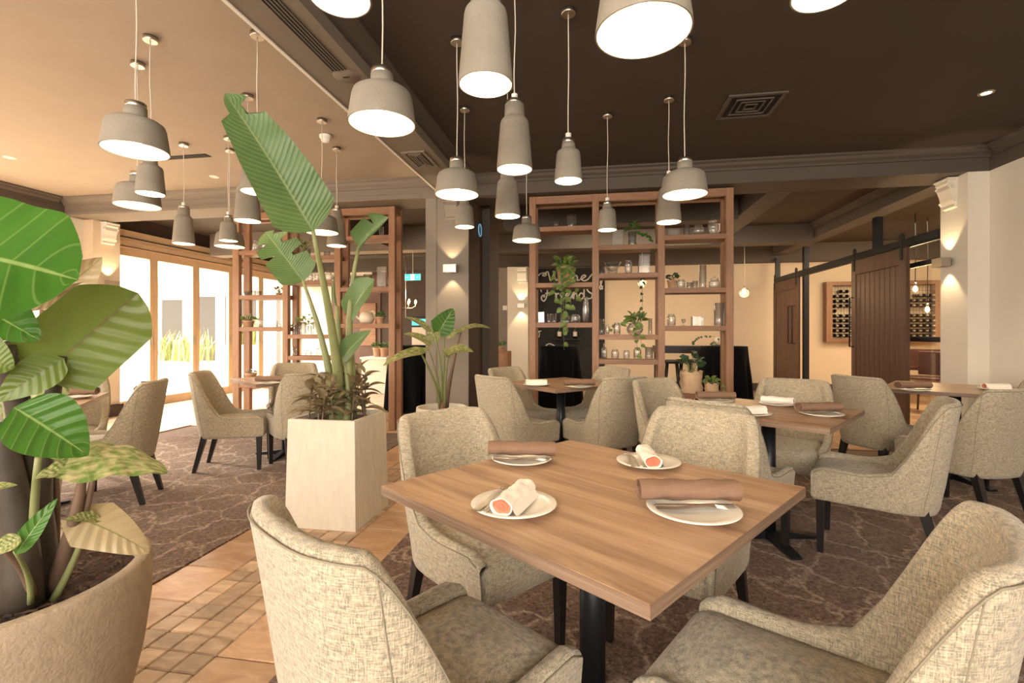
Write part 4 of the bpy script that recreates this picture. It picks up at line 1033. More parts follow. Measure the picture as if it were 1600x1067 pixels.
aleaf((100, 726), 1.18, (262, 738), 1.28, .155, (.25, -.42, .85), 'leaf_var', bend=.17, fold=.10, shape='heart', nr=20, nc=12, ripple=.03, curl=.25)
aleaf((130, 730), 1.20, (54, 749), 1.12, .08, (.2, -.5, .85), 'leaf_var', bend=.06, fold=.3, shape='heart', ripple=.03)
aleaf((124, 810), 1.28, (233, 864), 1.33, .135, (.40, -.62, .65), 'leaf_tan', bend=.12, fold=.10, shape='heart', nr=18, nc=10, curl=.2)
aleaf((150, 812), 1.28, (100, 813), 1.22, .05, (.3, -.5, .8), 'leaf_var', bend=.06, fold=.35, shape='heart')
aleaf((25, 866), 1.05, (90, 778), 1.10, .042, (.4, -.85, .2), 'leaf', bend=.05, fold=.3, shape='ovate')
aleaf((32, 838), 1.05, (-12, 868), 1.02, .040, (.4, -.7, .6), 'leaf_var', bend=.05, fold=.3, shape='ovate')
aleaf((-20, 764), 1.10, (28, 758), 1.13, .025, (.3, -.5, .8), 'leaf_var', bend=.04, fold=.3, shape='ovate')
def ast(pts, r0, r1, m, n=10):
    return petiole([rel(at(*p)) for p in pts], r0, r1, n).build('stalk', M[m], alo)
ast([(62, 945, 1.29), (72, 800, 1.3), (30, 640, 1.25), (5, 540, 1.15)], .040, .022, 'stem_dark', 14)
ast([(35, 945, 1.22), (35, 830, 1.22), (12, 740, 1.2), (-4, 660, 1.18)], .042, .028, 'stem_dark', 14)
ast([(70, 930, 1.30), (48, 760, 1.28), (72, 660, 1.25), (95, 558, 1.22)], .034, .013, 'stem_dark', 12)
ast([(55, 930, 1.40), (50, 700, 1.5), (60, 560, 1.52), (70, 478, 1.55)], .024, .011, 'stem_brown')
ast([(82, 925, 1.30), (105, 850, 1.28), (130, 780, 1.26), (128, 735, 1.24)], .022, .008, 'stem_brown')
ast([(84, 935, 1.31), (110, 880, 1.30), (140, 790, 1.28), (146, 742, 1.26)], .014, .006, 'stem_brown')
ast([(78, 930, 1.33), (86, 860, 1.33), (90, 800, 1.33), (86, 742, 1.32)], .013, .008, 'stem_brown')
ast([(82, 940, 1.27), (110, 890, 1.28), (128, 850, 1.28), (136, 818, 1.28)], .010, .005, 'stem')
ast([(52, 935, 1.22), (45, 900, 1.2), (20, 860, 1.12), (-8, 850, 1.08)], .011, .006, 'stem_brown')
ast([(48, 942, 1.2), (50, 900, 1.18), (36, 880, 1.12), (24, 862, 1.06)], .007, .004, 'stem')
ast([(50, 935, 1.25), (52, 880, 1.25), (50, 800, 1.22), (60, 715, 1.16)], .014, .007, 'stem')

# square planter with bird of paradise
qx0, qx1, qy0, qy1, qz = -1.885, -1.425, 2.735, 3.195, .665
sq = thing('square_planter', 'tall tapered square travertine planter standing on the tiled path', 'planter', ((qx0+qx1)/2, (qy0+qy1)/2, 0))
h0, h1 = .235, .222
def sqr(h, z): return [(-h, -h, z), (h, -h, z), (h, h, z), (-h, h, z)]
mb = MB()
mb.add(sqr(h0, 0)+sqr(h1, qz-.004)+sqr(h1-.004, qz)+sqr(h1-.022, qz)+sqr(h1-.024, qz-.06),
       [(3, 2, 1, 0)]+[(4*j+k, 4*j+(k+1) % 4, 4*j+4+(k+1) % 4, 4*j+4+k) for j in range(4) for k in range(4)])
mb.build('pot', M['travertine'], sq)
MB().box(-h1+.02, -h1+.02, qz-.10, h1-.02, h1-.02, qz-.035).build('soil', M['soil'], sq)
bp_ = thing('bird_of_paradise', 'tall bird of paradise with one giant upright leaf in the square planter', 'plant', (sq.location.x, sq.location.y, qz-.035))
def relb(p): return V(p)-bp_.location
def bleaf(b, bd, t, td, w_, up, **kw):
    mb = MB(); leaf(mb, relb(at(b[0], b[1], bd)), relb(at(t[0], t[1], td)), w_, dirn(*up), **kw); return mb.build('leaf', M['leaf_banana'], bp_)
bleaf((489, 362), 2.72, (352, 146), 2.50, .385, (.30, -.85, .35), bend=.05, fold=.28, shape='banana', nr=30, nc=14, ripple=.012, freq=14, torn=((.83, .93, 1, .25), (.86, .99, -1, .45)))
bleaf((474, 440), 3.1, (415, 362), 3.0, .26, (.25, -.85, .35), bend=.02, fold=.2, shape='oblong', nr=22, nc=10, ripple=.02, torn=((.42, .52, 1, .35), (.55, .63, -1, .3), (.72, .78, 1, .3), (.8, .86, -1, .3), (.88, .93, 1, .3)))
bleaf((560, 386), 3.1, (607, 340), 3.0, .19, (-.35, -.9, .15), bend=.04, fold=.75, shape='oblong', nr=18, nc=10, torn=((.62, .72, -1, .3),))
bleaf((545, 496), 3.15, (585, 436), 3.05, .19, (-.15, -.9, .4), bend=.05, fold=.4, shape='oblong', nr=18, nc=10)
bleaf((536, 560), 3.15, (580, 516), 3.05, .16, (.1, -.85, .5), bend=.06, fold=.4, shape='ovate', nr=18, nc=10)
bleaf((527, 480), 3.25, (523, 425), 3.2, .05, (-.8, -.6, .1), bend=.02, fold=.7, shape='ovate')
def bst(pts, r0, r1, m='stem'): return petiole([relb(at(*p)) for p in pts], r0, r1, 10).build('stalk', M[m], bp_)
bst([(533, 668, 3.19), (532, 560, 3.15), (505, 440, 2.9), (489, 360, 2.72)], .040, .011)
bst([(522, 668, 3.17), (525, 600, 3.16), (500, 510, 3.12), (473, 438, 3.1)], .034, .009)
bst([(544, 668, 3.19), (548, 580, 3.17), (538, 480, 3.12), (561, 384, 3.1)], .036, .010)
bst([(550, 668, 3.22), (556, 600, 3.2), (548, 550, 3.17), (546, 494, 3.15)], .028, .009)
bst([(540, 668, 3.13), (550, 620, 3.13), (542, 590, 3.14), (537, 558, 3.15)], .026, .010)
bst([(536, 668, 3.24), (534, 600, 3.24), (528, 520, 3.25), (527, 478, 3.25)], .030, .012)
# cordyline underplanting
cd = thing('cordyline_underplanting', 'bronze leaved low plants filling the square planter', 'plant', (sq.location.x, sq.location.y, qz-.035))
random.seed(21)
for (sx, sy, hh, nl) in ((-.15, -.12, .22, 9), (-.16, .03, .27, 8), (-.06, -.15, .20, 8), (.03, -.13, .28, 9), (.14, -.10, .25, 9), (.16, .04, .30, 9), (.10, .15, .27, 7), (-.09, .15, .25, 7), (.06, -.04, .30, 9), (.19, -.02, .22, 8), (-.02, -.18, .15, 7)):
    a0 = random.uniform(0, 6); dx, dy = random.uniform(-.03, .03), random.uniform(-.03, .03)
    petiole([(sx, sy, 0), (sx+dx, sy+dy, hh*.5), (sx+dx*1.5, sy+dy*1.5, hh)], .006, .003, 6).build('stalk', M['stem_brown'], cd)
    for k in range(nl):
        q = .25+.75*k/(nl-1); a = a0+k*2.4; L = random.uniform(.13, .21)*(1.1-.35*q); el = random.uniform(-.1, .5)+.5*(q > .8)
        b = V((sx+dx*1.5*q, sy+dy*1.5*q, hh*q)); t = b+V((math.cos(a)*math.cos(el), math.sin(a)*math.cos(el), math.sin(el)))*L
        mb = MB(); leaf(mb, b, t, random.uniform(.050, .078), (random.uniform(-.3, .3), random.uniform(-.3, .3), 1), bend=.10, fold=.5, shape='ovate', nr=7, nc=4, droop=.12)
        mb.build('leaf', M['leaf_cord'], cd)
random.seed(5)

# second round pot before the column
p2 = V((-1.56, 4.86, 0))
pt2 = thing('round_planter', 'pale round planter standing before the grey column', 'planter', (p2.x, p2.y, 0))
k2 = .78
MB().lathe([(r*k2, z*.79) for r, z in prof], 56, caps=False).build('pot', M['travertine'], pt2)
MB().lathe([(0, .37), (.24, .372), (.243, .355)], 32, caps=False).build('soil', M['soil'], pt2)
al2 = thing('elephant_ear_plant', 'smaller elephant ear plant fanned in front of the grey column', 'plant', (p2.x, p2.y, .37))
def rel2(p): return V(p)-al2.location
def cleaf(b, t, d0, d1, w_, up, m='leaf_var', **kw):
    mb = MB(); leaf(mb, rel2(at(b[0], b[1], d0)), rel2(at(t[0], t[1], d1)), w_, dirn(*up), nr=14, nc=8, **kw); return mb.build('leaf', M[m], al2)
cleaf((686, 518), (708, 482), 5.0, 5.05, .27, (.25, -.95, .15), 'leaf', bend=.03, fold=.2, shape='heart')
cleaf((668, 516), (632, 496), 5.0, 4.9, .13, (-.1, -.6, .8), bend=.12, fold=.2, shape='heart')
cleaf((676, 512), (685, 536), 5.1, 5.1, .15, (-.3, -.9, .2), bend=.08, fold=.2, shape='ovate')
cleaf((671, 540), (630, 522), 4.9, 4.8, .18, (-.05, -.5, .85), bend=.12, fold=.2, shape='heart')
cleaf((664, 550), (598, 572), 4.85, 4.7, .20, (-.1, -.5, .85), 'leaf_var', bend=.10, fold=.15, shape='heart')
cleaf((716, 522), (768, 514), 5.0, 4.95, .17, (.1, -.4, .9), bend=.16, fold=.15, shape='heart')
cleaf((716, 518), (698, 530), 5.0, 5.0, .09, (.1, -.7, .6), bend=.1, fold=.2, shape='heart')
cleaf((700, 552), (740, 550), 4.8, 4.75, .19, (.0, -.55, .8), bend=.14, fold=.2, shape='heart')
cleaf((703, 556), (690, 546), 4.8, 4.8, .12, (.0, -.55, .8), bend=.08, fold=.2, shape='heart')
def s2(pts, r0, r1, m='stem'): return petiole([rel2(at(*p)) for p in pts], r0, r1, 8).build('stalk', M[m], al2)
s2([(694, 634, 5.06), (694, 590, 5.05), (693, 560, 5.03), (694, 520, 5.02)], .020, .007)
s2([(690, 636, 5.05), (692, 590, 5.03), (686, 540, 5.0), (676, 514, 5.0)], .018, .006)
s2([(688, 636, 5.05), (688, 600, 5.0), (676, 560, 4.9), (668, 542, 4.9)], .016, .006)
s2([(688, 638, 5.04), (685, 605, 4.98), (668, 570, 4.9), (655, 546, 4.84)], .020, .008)
s2([(697, 636, 5.06), (700, 600, 5.04), (712, 550, 5.0), (720, 520, 5.0)], .030, .006, 'stem_brown')
s2([(695, 638, 5.02), (696, 600, 4.95), (696, 570, 4.85), (702, 554, 4.8)], .016, .006)
MB().lathe([(.05, 0), (.045, .03), (.03, .07), (.032, .10), (.018, .13), (0, .135)], 12, caps=False).build('trunk', M['bark'], al2, (.02, -.02, 0))

# ------------------------------------------------------------------ potted and trailing plants on the shelves
def potted(name, label, loc, r, h, potm, leafm, nleaf, spread, height, trail=(), size=.05, seed=1, bag=False):
    rnd = random.Random(seed)
    t = thing(name, label, 'plant', loc)
    if potm:
        if bag:
            mb = MB(); rows = []
            for i in range(9):
                z = h*i/8; rows.append([V(((r*(1+.07*math.sin(k*2.1+i)+.05*math.sin(k*5.3+i*1.7)))*math.cos(2*PI*k/22), (r*(1+.07*math.sin(k*2.1+i)+.04*math.sin(k*4.1)))*math.sin(2*PI*k/22), z+(.012*math.sin(k*1.9) if i == 8 else 0))) for k in range(22)])
            rows.append([V((p.x*.86, p.y*.86, p.z-.004)) for p in rows[-1]]); rows.append([V((p.x*.95, p.y*.95, h*.6)) for p in rows[-1]])
            mb.grid(rows, True, closed=True); mb.build('paper_wrap', M['paper'], t)
        else:
            MB().lathe([(0, 0), (r*.74, 0), (r*.78, .004), (r*.95, h*.80), (r*1.03, h*.81), (r*1.05, h), (r*.93, h), (r*.9, h*.82), (0, h*.82)], 20, caps=False).build('pot', M[potm], t)
        MB().lathe([(0, h*.86), (r*.88, h*.85)], 14, caps=False).build('soil', M['soil'], t)
    z0 = h*.85
    for k in range(nleaf):
        a = k*2.4+rnd.uniform(-.3, .3); q = math.sqrt((k+.5)/nleaf); rr = spread*q
        b = V((0, 0, z0))+V((math.cos(a)*rr*.55, math.sin(a)*rr*.55, height*(1-.55*q)*rnd.uniform(.6, 1)))
        tp_ = b+V((math.cos(a)*size*.75, math.sin(a)*size*.6, rnd.uniform(-.5, .8)*size))
        lf = MB(); leaf(lf, b, tp_, size*rnd.uniform(.6, .9), (rnd.uniform(-.6, .6), rnd.uniform(-1.6, -.3), 1), bend=.12, fold=.3, shape='heart' if leafm != 'leaf_dark' else 'ovate', nr=5, nc=4)
        lo = lf.build('leaf', M[leafm], t)
        petiole([(math.cos(a)*r*.2, math.sin(a)*r*.2, z0), (math.cos(a)*rr*.3, math.sin(a)*rr*.3, (z0+b.z)/2+.01), b], .0025, .0018, 5).build('stalk', M['stem'], t)
    for (ang, out_r, length, n_) in trail:
        P = [V((math.cos(ang)*r*.7, math.sin(ang)*r*.7, h)), V((math.cos(ang)*out_r, math.sin(ang)*out_r, h+.03)), V((math.cos(ang)*out_r*1.05, math.sin(ang)*out_r*1.05, h-length*.5)), V((math.cos(ang+.1)*out_r*1.0, math.sin(ang+.1)*out_r, h-length))]
        petiole(P, .003, .002, 5).build('trailing_stem', M['stem'], t)
        for j in range(n_):
            u = (j+.6)/n_; p = P[0]*(1-u)**3+P[1]*3*u*(1-u)**2+P[2]*3*u*u*(1-u)+P[3]*u**3
            a = rnd.uniform(0, 6.28); tp_ = p+V((math.cos(a)*.8, math.sin(a)*.5, -.5))*size*rnd.uniform(.6, 1.0)
            lf = MB(); leaf(lf, p, tp_, size*.7, (rnd.uniform(-.5, .5), -1, .5), bend=.12, fold=.3, shape='heart', nr=5, nc=4); lf.build('leaf', M[leafm], t)
    return t
def onshelf(px, y0, z, dy=.13): return (ony(px, 500, y0+dy).x, y0+dy, z+.0005)
potted('trailing_pothos', 'lush pothos in a clay pot trailing far down from the middle column-side shelf', onshelf(883, YU, 1.77, .10), .10, .185, 'terracotta', 'leaf_pothos', 26, .17, .17,
       [(-1.9, .13, .62, 10), (-1.5, .12, .78, 12), (-1.1, .13, .50, 8), (-2.4, .16, .42, 7), (-.7, .16, .40, 6), (-1.7, .12, .95, 8)], .105, 3)
potted('ivy_cutting', 'leafy green cutting standing in a glass on the top shelf of the middle bay', onshelf(988, YU, 2.20, .13), .03, .12, None, 'leaf', 12, .12, .17, [(-.2, .20, .22, 6), (-.5, .19, .1, 4)], .07, 5)
potted('hanging_ivy', 'thin ivy strand hanging below the second shelf of the middle bay', onshelf(1003, YU, 1.79, .06), .01, .02, None, 'leaf_dark', 3, .03, .01, [(-1.5, .02, .45, 8)], .06, 6)
potted('ivy_in_globe', 'bushy light green ivy in the round glass vase trailing below its shelf', onshelf(993, YU, 1.20, .13), .05, .10, None, 'leaf_pothos', 32, .18, .17, [(-1.6, .16, .38, 7), (3.0, .28, .08, 3), (-1.3, .15, .28, 4)], .085, 7)
potted('potted_succulent', 'small dark green plant in a clay pot on the bay by the post', onshelf(1050, YU, 1.69), .052, .095, 'terracotta', 'leaf_dark', 16, .10, .10, [], .055, 8)
potted('rubber_plant', 'dark leaved rubber plant wrapped in creased brown paper on the lowest shelf', onshelf(1080, YU, .54), .115, .235, 'paper', 'leaf_dark', 22, .17, .30, [], .095, 9, True)
potted('potted_pothos', 'small pothos in brown paper beside the rubber plant', onshelf(1112, YU, .54, .10), .072, .11, 'paper', 'leaf_pothos', 16, .13, .11, [(-.6, .12, .16, 4)], .06, 10, True)
potted('leafy_plant', 'green plant in a clay pot on the third end-bay shelf by the courtyard', onshelf(388, YL, 1.26, .1), .07, .10, 'terracotta', 'leaf_pothos', 18, .15, .10, [(3.4, .16, .16, 4)], .06, 11)
potted('small_clay_plant', 'sparse plant in a clay pot on the lowest end-bay shelf by the courtyard', onshelf(392, YL, .54, .1), .07, .13, 'terracotta', 'leaf_dark', 12, .11, .07, [], .04, 12)
potted('herb_pot', 'bright herb in a clay pot beside the white watering can', onshelf(594, YL, 1.315), .055, .085, 'terracotta', 'leaf', 18, .09, .08, [], .045, 13)
potted('fern_cutting', 'pale green stems in glass on the third middle-bay courtyard shelf', onshelf(480, YL, 1.20, .1), .04, .12, None, 'leaf_pothos', 18, .22, .14, [(3.0, .25, .05, 4), (-.4, .22, .1, 4)], .06, 14)
potted('top_shelf_plant', 'leafy plant on the top middle-bay shelf behind the giant leaf', onshelf(474, YL, 2.18, .1), .05, .05, 'terracotta', 'leaf_pothos', 20, .12, .22, [(-1.4, .12, .2, 5)], .06, 15)
potted('shelf_sprig', 'small orange tinted plant at the end of the second end-bay shelf', onshelf(436, YL, 1.67, .1), .04, .05, 'terracotta', 'leaf_cord', 12, .09, .12, [], .05, 16)
# watering can
wc = thing('watering_can', 'round cream watering can on the column-side shelf of the courtyard shelving', 'watering can', onshelf(573, YL, 1.315))
MB().lathe([(0, 0), (.055, 0), (.08, .02), (.094, .06), (.09, .10), (.065, .14), (.05, .15), (.045, .148), (.0, .12)], 24, caps=False).build('body', M['ceramic'], wc)
MB().tube([(-.07, 0, .045), (-.12, 0, .075), (-.175, 0, .125)], [.018, .012, .009], 10).build('spout', M['ceramic'], wc)
MB().tube([(.04, 0, .145), (.09, 0, .165), (.12, 0, .12), (.09, 0, .06)], .007, 8).build('handle', M['ceramic'], wc)
o = vessel('cylinder', .05, .12).build('ceramic_pot', M['terracotta'], None, onshelf(543, YL, 1.315)); tag(o, 'tan clay cylinder beside the cream watering can', 'pot')

# ------------------------------------------------------------------ chalkboard with lettering
YC = YB-.03
cb = thing('chalkboard', 'tall black chalkboard wall with white chalk script behind the trailing pothos', 'chalkboard', (0, YC, 0))
c0, c1 = ony(828, 500, YC).x, ony(945, 500, YC).x
MB().box(c0, 0, .16, c1, .028, 2.63).build('board', M['chalk'], cb)
def stroke(mb, pts, w_=.016):
    P = [V(p) for p in pts]; out_ = []
    for i in range(len(P)-1):
        p0, p1, p2_, p3 = P[max(i-1, 0)], P[i], P[i+1], P[min(i+2, len(P)-1)]
        for k in range(5):
            t = k/5; out_.append(.5*((2*p1)+(p2_-p0)*t+(2*p0-5*p1+4*p2_-p3)*t*t+(3*p1-p0-3*p2_+p3)*t**3))
    out_.append(P[-1]); mb.tube(out_, w_, 4)
GLY = {
 'W': [[(-.35, .55), (-.25, .75), (-.05, .8), (.05, .62), (-.06, .5), (-.15, .6), (-.02, .72), (.12, .9), (.2, .5), (.28, .05), (.4, .5), (.45, .8), (.5, .4), (.6, .05), (.75, .6), (.82, 1.0), (.95, 1.0)]],
 'i': [[(0, .3), (.1, .5), (.12, .1), (.2, 0), (.32, .15)], [(.12, .72), (.13, .74)]],
 'n': [[(0, .1), (.06, .5), (.08, .02), (.1, .35), (.24, .5), (.3, .3), (.3, .05), (.42, .08)]],
 'e': [[(0, .12), (.18, .28), (.28, .42), (.2, .52), (.08, .38), (.06, .15), (.2, 0), (.38, .12), (.55, .5), (.62, .6)]],
 'F': [[(-.3, .62), (-.34, .82), (-.15, 1.0), (.15, .95), (.4, .93)], [(.1, .95), (.08, .5), (.0, .1), (-.15, -.1), (-.3, .05), (-.28, .3), (-.12, .38), (-.1, .26), (-.18, .22)], [(-.05, .5), (.22, .55)]],
 'r': [[(0, .45), (.06, .5), (.08, .02), (.1, .35), (.2, .5), (.28, .44)]],
 'd': [[(.3, .4), (.12, .5), (.0, .25), (.12, .02), (.3, .2), (.34, .6), (.34, 1.0), (.34, .3), (.38, .03), (.46, .06)]],
 's': [[(.35, 1.0), (.15, .95), (.05, .75), (.2, .55), (.38, .4), (.34, .12), (.12, .05), (-.02, .18)]],
 '&': [[(.4, .0), (.1, .5), (.12, .8), (.28, .75), (.2, .5), (.0, .2), (.15, 0), (.4, .3)]],
}
def word(txt, px0, px1, pyb, hpx, adv):
    mb = MB(); x0 = ony(px0, 500, YC).x; x1 = ony(px1, 500, YC).x; zb = ony((px0+px1)/2, pyb, YC).z; H = hpx*10.6/760
    tot = sum(adv[c] for c in txt); s_ = (x1-x0)/tot; x = x0
    for c in txt:
        for st in GLY[c]: stroke(mb, [(x+p[0]*s_, -.004, zb+p[1]*H) for p in st])
        x += adv[c]*s_
    o = mb.build('chalk_lettering', M['chalk_line'], cb); o['kind'] = 'stuff'
ADV = {'W': 1.0, 'i': .34, 'n': .44, 'e': .5, 'F': .62, 'r': .34, 'd': .5, 's': .45, '&': .5}
word('Wine', 852, 922, 439, 17, ADV)
word('Friends', 853, 927, 468, 20, ADV)
word('&', 937, 943, 452, 18, ADV)
sw = MB(); zc = ony(860, 541, YC).z
stroke(sw, [(ony(p[0], 500, YC).x, -.004, ony(p[0], p[1], YC).z) for p in ((852, 541), (858, 537), (866, 540), (872, 545))], .014)
stroke(sw, [(ony(p[0], 500, YC).x, -.004, ony(p[0], p[1], YC).z) for p in ((842, 527), (843, 520), (841, 518), (846, 517))], .012)
sw.build('chalk_flourish', M['chalk_line'], cb)
for px_ in (874, 898.5):
    p = ony(px_, 530, YC-.10)
    b = tag(obj('wine_bottle', MB().lathe([(0, 0), (.042, 0), (.043, .2), (.03, .25), (.015, .29), (.015, .35)], 14, caps=False).mesh('wine_bottle', M['bottle']), None, (p.x, YC-.10, 1.075)), 'dark bottle with pale label before the chalkboard, '+('under the trailing stems' if px_ < 880 else 'clear of the trailing stems'), 'bottle', 'bottles before the chalkboard')
    MB().lathe([(.0445, .05), (.0445, .15)], 14, caps=False).build('label', M['foil'], b); MB().lathe([(.017, .30), (.017, .352), (0, .354)], 10, caps=False).build('foil', M['foil'], b)
sb_ = thing('wall_shelf', 'narrow black shelf carrying two bottles on the chalkboard', 'shelf', (0, 0, 0))
MB().box(ony(866, 500, YC).x, YC-.16, 1.05, ony(908, 500, YC).x, YC-.001, 1.0745).build('board', M['chalk'], sb_)

# ------------------------------------------------------------------ draped cocktail tables and rear furniture
def draped(px, d, w_, zt, label):
    p = at(px, 560, d); t = thing('cocktail_table', label, 'table', (p.x, p.y, 0))
    MB().lathe([(0, zt-.02), (w_/2, zt-.02), (w_/2, zt-.001), (0, zt-.001)], 28, caps=False).build('table_top', M['black_metal'], t)
    MB().lathe([(.22, 0), (.22, .02), (.03, .05), (.03, zt-.02)], 20).build('pedestal', M['black_metal'], t)
    mb = MB(); n = 96; rows = []
    for i in range(13):
        q = i/12
        rows.append([V(((w_/2+.008+.0*q+(.055*q+.010)*math.sin(11*2*PI*k/n+1.3*math.sin(k*.2))*min(1, q*2)+.03*q)*math.cos(2*PI*k/n), (w_/2+.008+(.055*q+.010)*math.sin(11*2*PI*k/n+1.3*math.sin(k*.2))*min(1, q*2)+.03*q)*math.sin(2*PI*k/n), zt-(zt-.03)*q**1.15+(.006 if i == 0 else 0))) for k in range(n)])
    rows.insert(0, [V((p.x*.5, p.y*.5, zt+.006)) for p in rows[0]])
    mb.grid(rows, True, closed=True); mb.f.append(tuple(range(n))); mb.sm.append(False)
    c = tag(mb.build('tablecloth', M['cloth_black'], None, (p.x, p.y, 0)), 'long pleated black cloth over '+label.split(' ', 1)[1] if False else 'black floor-length cloth '+label, 'tablecloth', 'black tablecloths')
draped(641, 7.45, .60, 1.0, 'round high table between the courtyard shelving and the grey column')
draped(874, 6.95, .52, 1.005, 'round high table seen through the column-side bay before the chalkboard')
draped(1131, 6.9, .60, 1.005, 'round high table past the shelf end nearest the timber doors')
# bar table and stools seen through the shelves
bt = thing('bar_table', 'narrow black high table seen through the lowest shelf bay', 'table', (0, 0, 0))
a, b = at(1022, 548, 8.4), at(1098, 548, 8.4)
MB().box(a.x, a.y-.25, .86, b.x, a.y+.25, .98, .004).build('table_top', M['black_wood'], bt)
for xx in (a.x+.05, b.x-.05):
    for yy in (-.2, .2): MB().box(xx-.025, a.y+yy-.025, 0, xx+.025, a.y+yy+.025, .86).build('leg', M['black_wood'], bt)
def stool(px, d, label):
    p = at(px, 560, d); t = thing('bar_stool', label, 'stool', (p.x, p.y, 0), 0, 'black bar stools')
    MB().lathe([(0, .72), (.15, .72), (.17, .735), (.17, .76), (.15, .77), (0, .765)], 24, caps=False).build('seat', M['black_wood'], t)
    for k in range(4):
        a_ = PI/4+k*PI/2; MB().tube([(math.cos(a_)*.10, math.sin(a_)*.10, .73), (math.cos(a_)*.2, math.sin(a_)*.2, 0)], [.015, .012], 6).build('leg', M['black_wood'], t)
    MB().tube([(.145*math.cos(x*PI/8), .145*math.sin(x*PI/8), .4) for x in range(17)], .008, 6).build('foot_ring', M['black_metal'], t)
stool(1050, 7.7, 'black bar stool beside the shelf post'); stool(1072, 7.9, 'black bar stool behind the paper wrapped pot')
# small plant on the high table end
potted('ivy_in_vase', 'ivy in a small white vase on the black high table', (at(1121, 540, 7.9).x, at(1121, 540, 7.9).y, .0), .05, 1.14, None, 'leaf_dark', 10, .12, .15, [(3.0, .35, .12, 8)], .07, 18)
sd = thing('side_stand', 'slim black stand carrying the ivy vase', 'table', (at(1121, 540, 7.9).x, at(1121, 540, 7.9).y, 0))
MB().lathe([(.15, 0), (.15, .015), (.015, .03), (.015, .98), (.10, .985), (.10, 1.0), (0, 1.0)], 16, caps=False).build('stand', M['black_metal'], sd)
tag(vessel('urn', .05, .13).build('white_vase', M['ceramic'], None, (sd.location.x, sd.location.y, 1.001)), 'small white vase holding the ivy', 'vase')
# sideboard seen in the gap beside the far pillar
q = at(783, 560, 9.6)
sbd = thing('sideboard', 'oak sideboard glimpsed in the gap beside the dark column', 'cabinet', (q.x, q.y, 0))
MB().box(-.35, -.2, .06, .17, .2, .84, .004).build('body', M['oak_h'], sbd)
for xx in (-.34, -.09): MB().box(xx, -.212, .1, xx+.24, -.2, .8, .003).build('door', M['oak'], sbd)
for xx in (-.33, .15):
    for yy in (-.18, .16): MB().box(xx-.01, yy, 0, xx+.02, yy+.03, .06).build('foot', M['black_wood'], sbd)
potted('sideboard_plant', 'low green plant on the oak sideboard by the dark column', (q.x+.0, q.y, .8405), .07, .09, 'terracotta', 'leaf', 16, .16, .12, [], .07, 19)
# private room: red chair and dark cupboard
q = at(1440, 600, 8.2)
rc = thing('timber_armchair', 'reddish timber armchair behind the fixed glass beside the pilaster', 'chair', (q.x, q.y, 0), 2.6)
MB().box(-.24, -.24, .42, .24, .24, .47, .02).build('seat', M['red_wood'], rc)
MB().box(-.25, -.27, .55, .25, -.23, .92, .015).build('backrest', M['red_wood'], rc)
for sx in (-.23, .23):
    for sy in (-.23, .22): MB().tube([(sx, sy, .45), (sx*1.12, sy*1.1, 0)], [.02, .015], 8).build('leg', M['red_wood'], rc)
    MB().tube([(sx*1.05, -.24, .66), (sx*1.15, .0, .66), (sx*1.1, .2, .64), (sx*1.05, .22, .45)], .018, 8).build('arm', M['red_wood'], rc)
q = at(1452, 600, 7.3)
dup(rc, (q.x, q.y, 0), 2.2, 'reddish timber armchair close behind the lower glazing bar beside the pilaster')
# globe pendants and bare bulbs in the rear rooms
def bulb_pendant(px, py, d, label, r=.09, globe=True, e=18):
    p = at(px, py, d); t = thing('globe_pendant' if globe else 'bare_bulb_pendant', label, 'lamp', p)
    MB().tube([(0, 0, .06), (.006, 0, (CEIL-p.z)*.5), (0, 0, CEIL-p.z)], .006, 5).build('flex', M['cord'] if globe else M['black_metal'], t)
    MB().lathe([(.02, .05), (.022, .09), (.008, .11)], 10).build('socket', M['steel'], t)
    MB().lathe([(0, -.035), (.022, -.025), (.03, 0), (.022, .03), (.012, .05)], 14, caps=False).build('bulb', M['filament'], t)
    if globe: MB().lathe([(r*math.cos(a*PI/12), r*math.sin(a*PI/12)) for a in range(-5, 5)], 20, caps=False).build('globe', M['glass'], t)
    l = bpy.data.lights.new('lamp_light', 'POINT'); l.energy = e; l.color = (1, .68, .36); l.shadow_soft_size = .04
    lo = bpy.data.objects.new('lamp_light', l); col.objects.link(lo); lo.parent = t; lo.location = (0, 0, -.05)
bulb_pendant(1163, 457, 8.6, 'glass globe pendant glowing against the cream wall beside the shelving')
bulb_pendant(1430, 452, 7.3, 'bare bulb pendant in front of the wine rack, upper one', globe=False, e=14)
bulb_pendant(1449, 484, 7.6, 'bare bulb pendant in front of the wine rack, lower one', globe=False, e=14)
bulb_pendant(1003, 442, 9.3, 'globe pendant seen through the middle shelf bay', e=10)
# chandelier
q = at(634, 478, 8.6); ch = thing('chandelier', 'small brass chandelier with glowing candle bulbs beside the shelf end', 'lamp', q)
MB().tube([(0, 0, -.2), (0, 0, CEIL-q.z)], .007, 6).build('rod', M['steel'], ch)
for k in range(5):
    a_ = k*2*PI/5+.4; e_ = V((math.cos(a_)*.17, math.sin(a_)*.17, .04))
    am = MB().tube([(0, 0, -.04), (e_.x*.6, e_.y*.6, -.04), (e_.x, e_.y, .0), tuple(e_)], .007, 6).build('arm', M['steel'], ch)
    MB().lathe([(.012, 0), (.02, .03), (.012, .06), (0, .075)], 10, (e_.x, e_.y, e_.z), caps=False).build('bulb', M['filament'], am)
l = light('chandelier_light', 'POINT', (q.x, q.y-.05, q.z+.15), 14, (1, .65, .35), shadow_soft_size=.1)

